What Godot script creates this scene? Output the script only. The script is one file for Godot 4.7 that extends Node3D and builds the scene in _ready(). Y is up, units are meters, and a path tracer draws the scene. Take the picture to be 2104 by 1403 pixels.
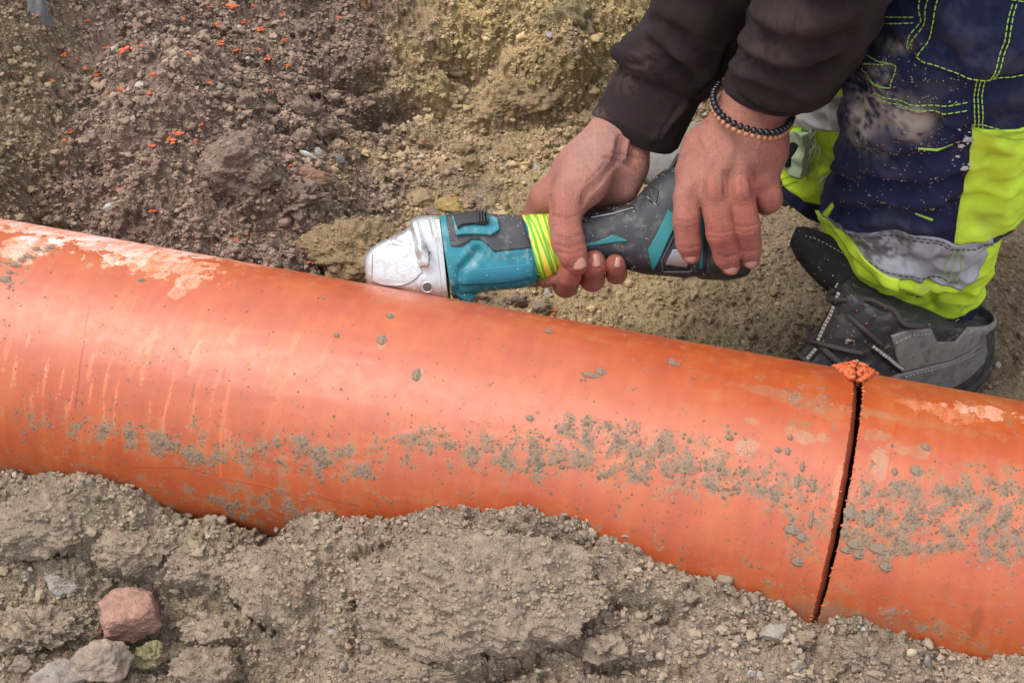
extends Node3D
# A worker's hands hold a cordless grinder behind an orange sewer pipe lying in a dug trench.

const CAM := Vector3(0, 0.931, 0.887)
const PITCH := 42.0
const FPX := 2921.96          # focal length in photo pixels (photo 2104 x 1403)
const YAW := 15.3             # the pipe's turn from the camera's right
const PR := 0.125             # pipe radius

var RIGHT := Vector3.RIGHT
var FWD := Vector3(0, -sin(deg_to_rad(PITCH)), -cos(deg_to_rad(PITCH)))
var UPV := Vector3(0, cos(deg_to_rad(PITCH)), -sin(deg_to_rad(PITCH)))
var PD := Vector3(cos(deg_to_rad(YAW)), 0, sin(deg_to_rad(YAW)))      # along the pipe
var PN := Vector3(-sin(deg_to_rad(YAW)), 0, cos(deg_to_rad(YAW)))     # across it, to the front
var rng := RandomNumberGenerator.new()
var nz := {}
var M := {}

func _ready() -> void:
	rng.seed = 7
	var cam := Camera3D.new()
	cam.name = "camera"
	cam.fov = 27.0
	cam.near = 0.05
	cam.far = 200.0
	cam.position = CAM
	cam.rotation_degrees = Vector3(-PITCH, 0, 0)
	add_child(cam)
	cam.current = true
	var we := WorldEnvironment.new()
	we.name = "world_environment"
	var env := Environment.new()
	env.background_mode = Environment.BG_SKY
	var skm := ProceduralSkyMaterial.new()
	skm.sky_top_color = Color(0.93, 0.95, 1.0)
	skm.sky_horizon_color = Color(0.80, 0.83, 0.87)
	skm.sky_curve = 0.25
	skm.ground_bottom_color = Color(0.25, 0.22, 0.19)
	skm.ground_horizon_color = Color(0.45, 0.42, 0.38)
	skm.sun_angle_max = 1.0
	var sky := Sky.new()
	sky.sky_material = skm
	env.sky = sky
	env.background_energy_multiplier = 0.88
	env.tonemap_mode = Environment.TONE_MAPPER_LINEAR
	env.tonemap_exposure = 1.88
	env.sdfgi_enabled = true
	env.ssao_enabled = true
	env.ssil_enabled = true
	we.environment = env
	add_child(we)
	var sun := DirectionalLight3D.new()
	sun.name = "sun"
	sun.light_energy = 0.5
	sun.light_angular_distance = 32.0
	sun.light_color = Color(1.0, 0.97, 0.93)
	sun.shadow_enabled = true
	sun.sky_mode = DirectionalLight3D.SKY_MODE_LIGHT_ONLY
	add_child(sun)
	sun.look_at_from_position(Vector3(-0.95, 1.9, 0.1), Vector3.ZERO, Vector3.UP)
	make_noises()
	make_materials()
	build_ground()
	build_pipe()
	build_stones()
	build_grinder()
	build_person()

# ---------------------------------------------------------------- view helpers
func ray(px: float, py: float) -> Vector3:
	return FWD + RIGHT * ((px - 1052.0) / FPX) - UPV * ((py - 701.5) / FPX)

func P(px: float, py: float, d: float) -> Vector3:
	return CAM + ray(px, py) * d

func to_px(q: Vector3) -> Vector2:
	var w := q - CAM
	var z := w.dot(FWD)
	return Vector2(1052.0 + FPX * w.dot(RIGHT) / z, 701.5 - FPX * w.dot(UPV) / z)

# ---------------------------------------------------------------- materials
func lin(r: float, g: float, b: float) -> Color:
	return Color(r, g, b).linear_to_srgb()

func noise(seed_: int, freq: float, oct := 1, cell := false) -> FastNoiseLite:
	var n := FastNoiseLite.new()
	n.seed = seed_
	n.frequency = freq
	if cell:
		n.noise_type = FastNoiseLite.TYPE_CELLULAR
		n.cellular_return_type = FastNoiseLite.RETURN_DISTANCE
		n.cellular_distance_function = FastNoiseLite.DISTANCE_EUCLIDEAN
		n.cellular_jitter = 1.0
	else:
		n.noise_type = FastNoiseLite.TYPE_SIMPLEX_SMOOTH
	if oct > 1:
		n.fractal_type = FastNoiseLite.FRACTAL_FBM
		n.fractal_octaves = oct
	else:
		n.fractal_type = FastNoiseLite.FRACTAL_NONE
	return n

func make_noises() -> void:
	nz.big = noise(3, 5.0, 3)
	nz.mid = noise(4, 22.0, 3)
	nz.fine = noise(5, 90.0, 3)
	nz.c1 = noise(11, 26.0, 1, true)
	nz.c2 = noise(12, 62.0, 1, true)
	nz.c3 = noise(13, 150.0, 1, true)
	nz.c4 = noise(14, 300.0, 1, true)
	nz.tint = noise(15, 9.0, 3)
	nz.speck = noise(16, 240.0, 1)
	nz.streak = noise(17, 60.0, 2)
	for k in 3:
		var cv := noise(61 + k, [17.0, 40.0, 95.0][k], 1, true)
		cv.cellular_return_type = FastNoiseLite.RETURN_CELL_VALUE
		nz["v%d" % k] = cv
		nz["d%d" % k] = noise(61 + k, [17.0, 40.0, 95.0][k], 1, true)
	nz.grit = noise(18, 150.0, 2)
	nz.crumple = noise(19, 9.0, 2)

func noise_tex(seed_: int, freq: float, oct: int, size := 512, cell := false) -> ImageTexture:
	var im := noise(seed_, freq, oct, cell).get_seamless_image(size, size)
	return ImageTexture.create_from_image(im)

func mat(called: String, color: Color, rough := 0.8, vcol := false) -> StandardMaterial3D:
	var m := StandardMaterial3D.new()
	m.resource_name = called
	m.albedo_color = color
	m.roughness = rough
	m.vertex_color_use_as_albedo = vcol
	M[called] = m
	return m

func bump(m: StandardMaterial3D, tex: Texture2D, tile: float, depth_cm: float, world := false) -> StandardMaterial3D:
	m.heightmap_enabled = true
	m.heightmap_texture = tex
	m.heightmap_scale = depth_cm
	m.uv1_triplanar = true
	m.uv1_world_triplanar = world
	m.uv1_scale = Vector3.ONE / tile
	return m

func make_materials() -> void:
	var grit := noise_tex(31, 0.03, 5)
	var pores := noise_tex(32, 0.045, 3, 512, true)
	var weave := noise_tex(33, 0.12, 2)
	var m := bump(mat("soil", Color.WHITE, 0.95, true), grit, 0.05, 0.35, true)
	m.metallic_specular = 0.25
	m = bump(mat("stone", Color.WHITE, 0.85, true), grit, 0.04, 0.12)
	m.metallic_specular = 0.35
	m = bump(mat("clod", Color.WHITE, 0.96, true), grit, 0.04, 0.2)
	m.metallic_specular = 0.25
	m = mat("crumb", Color.WHITE, 0.95, true)
	m.metallic_specular = 0.25
	mat("shaving", lin(0.60, 0.13, 0.045), 0.7)
	m = bump(mat("skin", Color.WHITE, 0.47, true), noise_tex(35, 0.05, 5), 0.03, 0.26)
	m.metallic_specular = 0.45
	m = mat("nail", lin(0.37, 0.175, 0.125), 0.42)
	m = bump(mat("cloth", Color.WHITE, 0.92, true), weave, 0.02, 0.03)
	m.rim_enabled = true
	m.rim = 0.05
	m.metallic_specular = 0.2
	m = bump(mat("hi_vis", Color.WHITE, 0.75, true), weave, 0.02, 0.03)
	m = bump(mat("reflective", Color.WHITE, 0.45, true), weave, 0.015, 0.02)
	m = mat("thread", lin(0.34, 0.56, 0.09), 0.85)
	m = mat("thread_pale", lin(0.5, 0.48, 0.42), 0.8)
	m = mat("thread_dark", lin(0.05, 0.05, 0.06), 0.8)
	m = bump(mat("rubber", Color.WHITE, 0.5, true), weave, 0.03, 0.02)
	m = bump(mat("leather", Color.WHITE, 0.7, true), noise_tex(36, 0.08, 3), 0.03, 0.08)
	m = bump(mat("teal", Color.WHITE, 0.4, true), weave, 0.04, 0.01)
	m = bump(mat("cast_metal", Color.WHITE, 0.40, true), grit, 0.03, 0.03)
	m.metallic = 0.8
	m = mat("bead_black", lin(0.012, 0.012, 0.014), 0.22)
	m = mat("bead_wood", lin(0.36, 0.17, 0.085), 0.4)
	m = mat("glass_chip", lin(0.5, 0.55, 0.55), 0.2)
	m = mat("bright", lin(0.6, 0.6, 0.6), 0.35)
	m.metallic = 0.7
	mat("bright_line", lin(0.32, 0.33, 0.34), 0.5)
	mat("rubber_plain", lin(0.05, 0.052, 0.055), 0.4)
	m = mat("tape", Color.WHITE, 0.32, true)
	mat("lace", lin(0.05, 0.041, 0.039), 0.85)
	mat("hair", lin(0.03, 0.02, 0.015), 0.7)
	M.pores = pores
	M.grit = grit

# ---------------------------------------------------------------- mesh helpers
# Triangles are listed counter-clockwise seen from outside and turned on commit.
func commit(called: String, V: PackedVector3Array, I: PackedInt32Array, m: Material, parent: Node, C := PackedColorArray(), UV := PackedVector2Array()) -> MeshInstance3D:
	var o := MeshInstance3D.new()
	o.name = called
	o.mesh = array_mesh(V, I, m, C, UV)
	parent.add_child(o, true)
	return o

func array_mesh(V: PackedVector3Array, I: PackedInt32Array, m: Material, C := PackedColorArray(), UV := PackedVector2Array(), flat := false) -> ArrayMesh:
	var N := PackedVector3Array()
	N.resize(V.size())
	var J := PackedInt32Array()
	J.resize(I.size())
	for k in range(0, I.size(), 3):
		var a := I[k]
		var b := I[k + 1]
		var c := I[k + 2]
		var n := (V[b] - V[a]).cross(V[c] - V[a])
		N[a] += n
		N[b] += n
		N[c] += n
		J[k] = a
		J[k + 1] = c
		J[k + 2] = b
	for k in N.size():
		N[k] = N[k].normalized() if N[k].length_squared() > 1e-24 else Vector3.UP
	var arr := []
	arr.resize(Mesh.ARRAY_MAX)
	arr[Mesh.ARRAY_VERTEX] = V
	arr[Mesh.ARRAY_NORMAL] = N
	arr[Mesh.ARRAY_INDEX] = J
	if C.size() == V.size():
		arr[Mesh.ARRAY_COLOR] = C
	if UV.size():
		arr[Mesh.ARRAY_TEX_UV] = UV
	var am := ArrayMesh.new()
	am.add_surface_from_arrays(Mesh.PRIMITIVE_TRIANGLES, arr)
	am.surface_set_material(0, m)
	return am

func grid_index(nu: int, nv: int, I: PackedInt32Array, first := 0, wrap := false, flip := false) -> void:
	# nu columns, nv rows, vertex (i, j) at first + j * nu + i; outside is du x dv
	for j in nv - 1:
		for i in (nu if wrap else nu - 1):
			var i2 := (i + 1) % nu
			var a := first + j * nu + i
			var b := first + j * nu + i2
			var c := first + (j + 1) * nu + i2
			var d := first + (j + 1) * nu + i
			if flip:
				I.append_array([a, c, b, a, d, c])
			else:
				I.append_array([a, b, c, a, c, d])

func thing(called: String, label: String, category: String, at := Vector3.ZERO, group := "") -> Node3D:
	var o := Node3D.new()
	o.name = called
	o.position = at
	add_child(o, true)
	return tag(o, label, category, group)

func tag(o: Node3D, label: String, category: String, group := "") -> Node3D:
	o.set_meta("label", label)
	o.set_meta("category", category)
	if group:
		o.set_meta("group", group)
	return o

# ---------------------------------------------------------------- lofted tubes
# Stations: [left pixel, right pixel, depth in metres, half thickness towards the eye in metres, superellipse exponent].
# u runs right -> towards the eye -> left -> away; v counts stations.
class Tube:
	var c := PackedVector3Array()
	var a := PackedVector3Array()
	var b := PackedVector3Array()
	var e := PackedFloat32Array()
	var bumps: Array = []          # [PackedVector3Array line, width, height]
	var cache := PackedVector2Array()
	var cn := 84
	var cm := 0
	var ulo := -1.2
	var uhi := PI + 1.2
	var sgn := 1.0
	var wr := 0.0                  # crumple of cloth, in metres
	var wn: FastNoiseLite

	func cr3(A: PackedVector3Array, v: float) -> Vector3:
		var n := A.size()
		var i := clampi(int(floor(v)), 0, n - 2)
		var t := v - i
		var p1 := A[i]
		var p2 := A[i + 1]
		var p0 := A[i - 1] if i > 0 else p1 * 2.0 - p2
		var p3 := A[i + 2] if i + 2 < n else p2 * 2.0 - p1
		return p1 + 0.5 * t * (p2 - p0 + t * (2.0 * p0 - 5.0 * p1 + 4.0 * p2 - p3 + t * (3.0 * (p1 - p2) + p3 - p0)))

	func q(u: float, v: float) -> Vector3:
		var i := clampi(int(floor(v)), 0, e.size() - 2)
		var ex := lerpf(e[i], e[i + 1], clampf(v - i, 0.0, 1.0))
		var cu := cos(u)
		var su := sin(u)
		var k := pow(pow(absf(cu), ex) + pow(absf(su), ex), -1.0 / ex)
		return cr3(c, v) + cr3(a, v) * (cu * k) + cr3(b, v) * (su * k)

	func nrm(u: float, v: float) -> Vector3:
		var du := q(u + 0.02, v) - q(u - 0.02, v)
		var dv := q(u, v + 0.02) - q(u, v - 0.02)
		return (du.cross(dv) * sgn).normalized()

	func p(u: float, v: float, h := 0.0) -> Vector3:
		var r := q(u, v)
		var n := nrm(u, v)
		for f in bumps:
			var L: PackedVector3Array = f[0]
			var dm := 1e9
			for k in L.size() - 1:
				var ab := L[k + 1] - L[k]
				var s := clampf((r - L[k]).dot(ab) / maxf(ab.length_squared(), 1e-12), 0.0, 1.0)
				# a fold dies away towards its ends
				var dd := (r - L[k] - ab * s).length()
				dm = minf(dm, dd)
			var w: float = f[1]
			if dm < w * 3.0:
				h += f[2] * exp(-dm * dm / (w * w))
		if wr > 0.0:
			h += wr * (0.28 - absf(wn.get_noise_3d(r.x, r.y * 1.6, r.z))) + wr * 0.45 * (0.28 - absf(wn.get_noise_3d(r.z * 2.3, r.x * 2.3 + 7.0, r.y * 2.6)))
		return r + n * h

func tube(st: Array, close := true) -> Tube:
	var t := Tube.new()
	var n := st.size()
	var cs := PackedVector3Array()
	for s in st:
		cs.append(P((s[0].x + s[1].x) / 2.0, (s[0].y + s[1].y) / 2.0, s[2]))
	for k in n:
		var s = st[k]
		var av := (P(s[1].x, s[1].y, s[2]) - P(s[0].x, s[0].y, s[2])) / 2.0
		var tang := (cs[mini(k + 1, n - 1)] - cs[maxi(k - 1, 0)]).normalized()
		if s.size() > 5:
			tang = s[5]
		var bv := av.cross(tang).normalized()
		if bv.dot(CAM - cs[k]) < 0.0:
			bv = -bv
		t.c.append(cs[k])
		t.a.append(av)
		t.b.append(bv * s[3])
		t.e.append(s[4] if s.size() > 4 else 2.0)
	var tt := t.c[1] - t.c[0]
	t.sgn = 1.0 if t.a[0].cross(t.b[0]).dot(tt) > 0.0 else -1.0
	return t

func tube_cache(t: Tube) -> void:
	t.cm = (t.c.size() - 1) * 12 + 1
	t.cache.resize(t.cn * t.cm)
	for j in t.cm:
		for i in t.cn:
			var u := lerpf(t.ulo, t.uhi, i / float(t.cn - 1))
			var q := t.q(u, j / 12.0)
			# the far side does not count
			t.cache[j * t.cn + i] = to_px(q) if t.nrm(u, j / 12.0).dot((CAM - q).normalized()) > -0.08 else Vector2(1e5, 1e5)

# the (u, v) of the tube's near side that shows at a photo pixel
func uv_at(t: Tube, px: float, py: float) -> Vector2:
	if t.cm == 0:
		tube_cache(t)
	var best := 1e18
	var at := 0
	var want := Vector2(px, py)
	for k in t.cache.size():
		var d := t.cache[k].distance_squared_to(want)
		if d < best:
			best = d
			at = k
	var uv := Vector2(lerpf(t.ulo, t.uhi, (at % t.cn) / float(t.cn - 1)), (at / t.cn) / 12.0)
	for it in 6:
		var p0 := to_px(t.q(uv.x, uv.y))
		var pu := (to_px(t.q(uv.x + 0.01, uv.y)) - p0) / 0.01
		var pv := (to_px(t.q(uv.x, uv.y + 0.01)) - p0) / 0.01
		var det := pu.x * pv.y - pu.y * pv.x
		if absf(det) < 1e-3:
			break
		var r := want - p0
		var du := clampf((r.x * pv.y - r.y * pv.x) / det, -0.08, 0.08)
		var dv := clampf((pu.x * r.y - pu.y * r.x) / det, -0.08, 0.08)
		uv.x = clampf(uv.x + du, t.ulo, t.uhi)
		uv.y = clampf(uv.y + dv, 0.0, t.c.size() - 1.0)
	return uv

func uv_line(t: Tube, pts: Array) -> PackedVector2Array:
	var r := PackedVector2Array()
	for p in pts:
		r.append(uv_at(t, p.x, p.y))
	return r

func fold(t: Tube, pts: Array, width: float, height: float) -> void:
	var L := PackedVector3Array()
	for p in pts:
		var uv := uv_at(t, p.x, p.y)
		L.append(t.q(uv.x, uv.y))
	t.bumps.append([L, width, height])

func tube_mesh(called: String, t: Tube, nu: int, nv: int, m: Material, parent: Node, paint: Callable, v0 := 0.0, v1 := -1.0, h := 0.0, caps := true) -> MeshInstance3D:
	if v1 < 0.0:
		v1 = t.c.size() - 1.0
	var V := PackedVector3Array()
	var C := PackedColorArray()
	var I := PackedInt32Array()
	for j in nv:
		var v := lerpf(v0, v1, j / float(nv - 1))
		for i in nu:
			var u := TAU * i / nu
			var pt := t.p(u, v, h)
			V.append(pt)
			C.append(paint.call(pt, u, v))
	grid_index(nu, nv, I, 0, true, t.sgn < 0.0)
	if caps:
		for e in 2:
			var j := 0 if e == 0 else nv - 1
			var mid := Vector3.ZERO
			for i in nu:
				mid += V[j * nu + i]
			V.append(mid / nu)
			C.append(C[j * nu])
			for i in nu:
				var a := j * nu + i
				var b := j * nu + (i + 1) % nu
				if (e == 0) == (t.sgn > 0.0):
					I.append_array([V.size() - 1, b, a])
				else:
					I.append_array([V.size() - 1, a, b])
	return commit(called, V, I, m, parent, C)

func along(L: PackedVector2Array, s: float) -> Vector2:
	# the point at share s of a (u, v) polyline
	var x := s * (L.size() - 1)
	var i := clampi(int(x), 0, L.size() - 2)
	return L[i].lerp(L[i + 1], x - i)

# a panel of cloth on a tube between two (u, v) lines, its edge turned down
func panel(called: String, t: Tube, A: PackedVector2Array, B: PackedVector2Array, ns: int, nt: int, h: float, m: Material, parent: Node, paint: Callable) -> MeshInstance3D:
	var V := PackedVector3Array()
	var C := PackedColorArray()
	var I := PackedInt32Array()
	for j in nt + 2:
		for i in ns + 2:
			var s := clampf((i - 1) / float(ns - 1), 0.0, 1.0)
			var w := clampf((j - 1) / float(nt - 1), 0.0, 1.0)
			var uv := along(A, s).lerp(along(B, s), w)
			var rim := i == 0 or j == 0 or i == ns + 1 or j == nt + 1
			var pt := t.p(uv.x, uv.y, -0.001 if rim else h)
			V.append(pt)
			C.append(paint.call(pt, uv.x, uv.y))
	grid_index(ns + 2, nt + 2, I)
	# turn it so that the outside looks along the tube's own normal
	var k := (nt / 2) * (ns + 2) + ns / 2
	var n := (V[k + 1] - V[k]).cross(V[k + ns + 2] - V[k])
	var uvk := along(A, 0.5).lerp(along(B, 0.5), 0.5)
	if n.dot(t.nrm(uvk.x, uvk.y)) < 0.0:
		I.clear()
		grid_index(ns + 2, nt + 2, I, 0, false, true)
	return commit(called, V, I, m, parent, C)

# a round cord through points, with tapering radii
func cord_arrays(pts: PackedVector3Array, rad: Callable, nu: int, V: PackedVector3Array, I: PackedInt32Array, flatten := 1.0, facing := Vector3.ZERO) -> void:
	var first := V.size()
	var n := pts.size()
	var side := Vector3.ZERO
	for j in n:
		var tan := (pts[mini(j + 1, n - 1)] - pts[maxi(j - 1, 0)]).normalized()
		if j == 0 or facing != Vector3.ZERO:
			side = tan.cross(facing if facing != Vector3.ZERO else (Vector3.UP if absf(tan.y) < 0.9 else Vector3.RIGHT)).normalized()
		else:
			side = (side - tan * side.dot(tan)).normalized()
		var oth := side.cross(tan)
		var r: float = rad.call(j / float(n - 1))
		for i in nu:
			var u := TAU * i / nu
			V.append(pts[j] + side * cos(u) * r + oth * sin(u) * r * flatten)
	grid_index(nu, n, I, first, true, true)
	for e in 2:
		var j := 0 if e == 0 else n - 1
		V.append(pts[j])
		for i in nu:
			var a := first + j * nu + i
			var b := first + j * nu + (i + 1) % nu
			if e == 0:
				I.append_array([V.size() - 1, a, b])
			else:
				I.append_array([V.size() - 1, b, a])

func smooth_line(pts: PackedVector3Array, per := 6) -> PackedVector3Array:
	var t := Tube.new()
	var r := PackedVector3Array()
	for k in (pts.size() - 1) * per + 1:
		r.append(t.cr3(pts, k / float(per)))
	return r

# dashes of thread along pixel lines on a tube
func stitches(called: String, t: Tube, lines: Array, m: Material, parent: Node, h := 0.0012, dash := 0.0042, gap := 0.0013, r := 0.0006) -> void:
	var V := PackedVector3Array()
	var I := PackedInt32Array()
	for line in lines:
		var L := PackedVector3Array()
		var uvs := uv_line(t, line)
		for k in uvs.size() - 1:
			var steps := 8
			for s in steps + (1 if k == uvs.size() - 2 else 0):
				var uv := uvs[k].lerp(uvs[k + 1], s / float(steps))
				L.append(t.p(uv.x, uv.y, h))
		var total := 0.0
		var cum := PackedFloat32Array([0.0])
		for k in L.size() - 1:
			total += L[k].distance_to(L[k + 1])
			cum.append(total)
		var at := 0.0
		var seg := 0
		while at < total - dash * 0.5:
			var dp := PackedVector3Array()
			for k in 3:
				var want := minf(at + dash * k / 2.0, total)
				while seg < L.size() - 2 and cum[seg + 1] < want:
					seg += 1
				dp.append(L[seg].lerp(L[seg + 1], clampf((want - cum[seg]) / maxf(cum[seg + 1] - cum[seg], 1e-6), 0.0, 1.0)))
			cord_arrays(dp, func(s): return r * (0.75 if absf(s - 0.5) > 0.4 else 1.0), 5, V, I)
			at += dash + gap
	if V.size():
		commit(called, V, I, m, parent).set_meta("kind", "stuff")

func smin(a: float, b: float, k: float) -> float:
	var h := maxf(k - absf(a - b), 0.0) / k
	return minf(a, b) - h * h * k * 0.25

# ---------------------------------------------------------------- the trench
const FLOOR := -0.10
const GS := 0.0016      # the fine soil's grid
const GX := -0.70
const GZ := -1.16
const FRONT := [[-0.75, -0.035], [-0.47, -0.030], [-0.38, -0.024], [-0.33, -0.034], [-0.27, -0.052], [-0.217, -0.068], [-0.19, -0.03], [-0.173, -0.008], [-0.138, 0.003], [-0.074, 0.018], [-0.021, 0.042], [0.019, 0.047], [0.05, 0.043], [0.082, 0.037], [0.117, 0.03], [0.174, 0.024], [0.213, 0.014], [0.241, 0.0], [0.271, 0.016], [0.323, 0.011], [0.395, 0.015], [0.75, 0.02]]
var TV := PackedVector3Array()
var TC := PackedColorArray()
var TW := 0
var ledges: Array = []
var mounds: Array = []

func table(T: Array, x: float) -> float:
	if x <= T[0][0]:
		return T[0][1]
	for k in T.size() - 1:
		if x < T[k + 1][0]:
			return lerpf(T[k][1], T[k + 1][1], (x - T[k][0]) / (T[k + 1][0] - T[k][0]))
	return T[-1][1]

func front_y(x: float, zz: float) -> float:
	var yc := table(FRONT, x)
	var s := zz - 0.13
	if s < 0.0:
		return yc + s * 0.35
	var left := smoothstep(-0.12, -0.26, x)
	var right := smoothstep(0.06, 0.2, x)
	var fall := lerpf(lerpf(0.03, 0.016, right), 0.058, left)
	var w := lerpf(0.12, 0.085, left)
	return yc - fall * smoothstep(0.0, w, s) - 0.06 * s

func soft(s: float, k: float) -> float:
	# 0 below -k, s above k, round between
	if s <= -k:
		return 0.0
	return (s + k) * (s + k) / (4.0 * k) if s < k else s

func back_y(x: float, z: float) -> float:
	var zp := x * 0.2736
	# the heap of loose brown soil: rises away from the pipe and falls towards the trodden floor
	var a := zp - 0.13 - z
	var b := (-0.155 + 0.03 * sin(z * 11.0) - 0.08 * smoothstep(-0.45, -0.25, z) + 0.45 * smoothstep(-0.68, -1.0, z) - x) * 1.2
	var heap := 0.66 * soft(smin(a, b, 0.12), 0.06)
	# the trench wall behind the floor
	var wall := 1.2 * soft(-0.635 + 0.03 * sin(x * 9.0) + 0.02 * sin(x * 23.0) - z, 0.05)
	var y := FLOOR - smin(-heap, -wall, 0.06)
	y = minf(y, 0.62)
	# the nearer face of soil at the end of the trench
	y += 0.10 * smoothstep(-0.46, -0.57, x + 0.06 * (z + 0.5)) * smoothstep(-0.22, -0.36, z)
	return y

func base_y(x: float, z: float) -> float:
	var zz := z - x * 0.2736
	var w := smoothstep(-0.06, 0.06, zz)
	if w <= 0.0:
		return back_y(x, z)
	if w >= 1.0:
		return front_y(x, zz)
	return lerpf(back_y(x, z), front_y(x, zz), w)

# where the ray of a photo pixel meets the ground
func G(px: float, py: float) -> Vector3:
	var r := ray(px, py)
	var d := 1.0
	while d < 2.6:
		var q := CAM + r * d
		if q.y < base_y(q.x, q.z):
			break
		d += 0.01
	var lo := d - 0.01
	for it in 8:
		var mid := (lo + d) / 2.0
		var q := CAM + r * mid
		if q.y < base_y(q.x, q.z):
			d = mid
		else:
			lo = mid
	return CAM + r * d

func ledge(px: Array, amp: float, width: float, edge := 0.006) -> void:
	var L := PackedVector2Array()
	var box := Rect2()
	for p in px:
		var g := G(p.x, p.y)
		var q := Vector2(g.x, g.z)
		box = Rect2(q, Vector2.ZERO) if L.is_empty() else box.expand(q)
		L.append(q)
	ledges.append([L, amp, width, edge, box.grow(width * 3.0)])

func ledge_at(x: float, z: float) -> float:
	var h := 0.0
	var q := Vector2(x, z)
	for l in ledges:
		if not l[4].has_point(q):
			continue
		var L: PackedVector2Array = l[0]
		var bd := 1e9
		var bs := 0.0
		var bt := 0.0
		for k in L.size() - 1:
			var ab := L[k + 1] - L[k]
			var t := clampf((q - L[k]).dot(ab) / ab.length_squared(), 0.0, 1.0)
			var dv := q - L[k] - ab * t
			var d := dv.length()
			if d < bd:
				bd = d
				bs = signf(ab.cross(q - L[k]))
				bt = (k + t) / (L.size() - 1)
		var s: float = -bs * bd + 0.004 * nz.mid.get_noise_2d(x, z) + 0.0025 * nz.fine.get_noise_2d(x, z)      # positive on the far side of a line drawn from left to right
		var taper := smoothstep(0.0, 0.15, bt) * smoothstep(1.0, 0.85, bt)
		h += l[1] * taper * (smoothstep(-l[3], l[3], s) * exp(-maxf(s, 0.0) / l[2]) - 0.95 * exp(-pow((s + l[3] * 0.8) / (l[3] * 0.9), 2.0)))
	return h

func mound_at(x: float, z: float) -> float:
	var h := 0.0
	for m in mounds:
		var d: float = (Vector2(x, z) - m[0]).length_squared() / (m[1] * m[1])
		if d < 5.0:
			h += m[2] * exp(-d * d * 0.6)
	return h

func soil_color(x: float, z: float, y: float) -> Color:
	var zz := z - x * 0.2736
	var t: float = nz.tint.get_noise_3d(x, z, 3.0)
	var f: float = nz.mid.get_noise_3d(x, z, 7.0)
	var fine: float = nz.fine.get_noise_3d(x * 1.4, y * 1.4, z * 1.4)
	var brown := Color(0.265, 0.188, 0.140)
	var tan := Color(0.375, 0.275, 0.155)
	var grey := Color(0.28, 0.212, 0.152)
	var c: Color
	if zz > 0.0:
		c = grey.lerp(Color(0.25, 0.20, 0.135), smoothstep(-0.12, -0.3, x) * 0.6)
	else:
		var edge := x + 0.14 + t * 0.16 + f * 0.05 - 0.18 * smoothstep(0.1, 0.3, y) + 0.1 * smoothstep(-0.3, -0.15, z) * smoothstep(0.2, -0.1, x)
		var k := smoothstep(-0.09, 0.13, edge)
		# trodden soil behind the boots is greyer
		tan = tan.lerp(Color(0.255, 0.193, 0.125), smoothstep(0.1, 0.35, x))
		tan = tan.lerp(Color(0.37, 0.27, 0.135), smoothstep(0.0, 0.15, y))
		c = brown.lerp(tan, k)
		c = c.lerp(Color(0.215, 0.165, 0.09), smoothstep(-0.46, -0.53, x) * 0.6)
	var g := 1.0 + 0.25 * t + 0.22 * f + 0.34 * fine
	c = Color(c.r * g, c.g * g, c.b * g)
	# mottling: paler dry grains, redder bits
	var k2 := smoothstep(0.25, 0.6, fine)
	c = c.lerp(Color(0.34, 0.285, 0.225), k2 * 0.35)
	var k3 := smoothstep(0.28, 0.5, nz.mid.get_noise_3d(x * 1.7, 9.0, z * 1.7))
	c = c.lerp(Color(0.21, 0.12, 0.082), k3 * 0.4)
	return c

func relief(x: float, y: float, z: float) -> float:
	var zz := z - x * 0.2736
	var back := zz < 0.0
	var wx: float = x + 0.016 * nz.mid.get_noise_3d(x, z, 40.0) + 0.003 * nz.fine.get_noise_3d(x, z, 4.0)
	var wz: float = z + 0.016 * nz.mid.get_noise_3d(z, x, 80.0) + 0.003 * nz.fine.get_noise_3d(z, x, 9.0)
	var wy: float = y + 0.003 * nz.fine.get_noise_3d(x, z, 17.0)
	# the trodden floor is smoother than the heap and the wall
	var heap := 0.62
	var big := 1.0
	if back:
		heap = lerpf(0.40, 1.0, maxf(smoothstep(-0.06, -0.18, x), smoothstep(FLOOR + 0.012, FLOOR + 0.06, y)))
		heap *= lerpf(1.0, 0.75, smoothstep(0.15, 0.35, x))
		big = lerpf(0.5, 1.3, smoothstep(0.4, 1.0, heap))
	var h: float = 0.018 * big * nz.big.get_noise_3d(wx, y, wz)
	h += 0.013 * heap * nz.mid.get_noise_3d(wx, y * 0.7, wz)
	# lumps: every cell its own height, rounded at the rim
	var amps := [0.024, 0.0125, 0.0058]
	for k in 3:
		var d: float = 1.0 + nz["d%d" % k].get_noise_3d(wx, wy, wz)
		var v: float = 0.5 + 0.5 * nz["v%d" % k].get_noise_3d(wx, wy, wz)
		if v > 0.35:
			h += heap * amps[k] * (v - 0.35) * smoothstep(0.95, 0.25, d)
	var c3: float = 1.0 + nz.c3.get_noise_3d(wx, y * 0.8, wz)
	h += 0.0050 * heap * (0.5 - c3)
	h += 0.0058 * (0.35 + 0.65 * heap) * nz.fine.get_noise_3d(x, y, z)
	h += 0.0040 * (0.45 + 0.55 * heap) * nz.grit.get_noise_3d(x, y, z)
	return h

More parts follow.
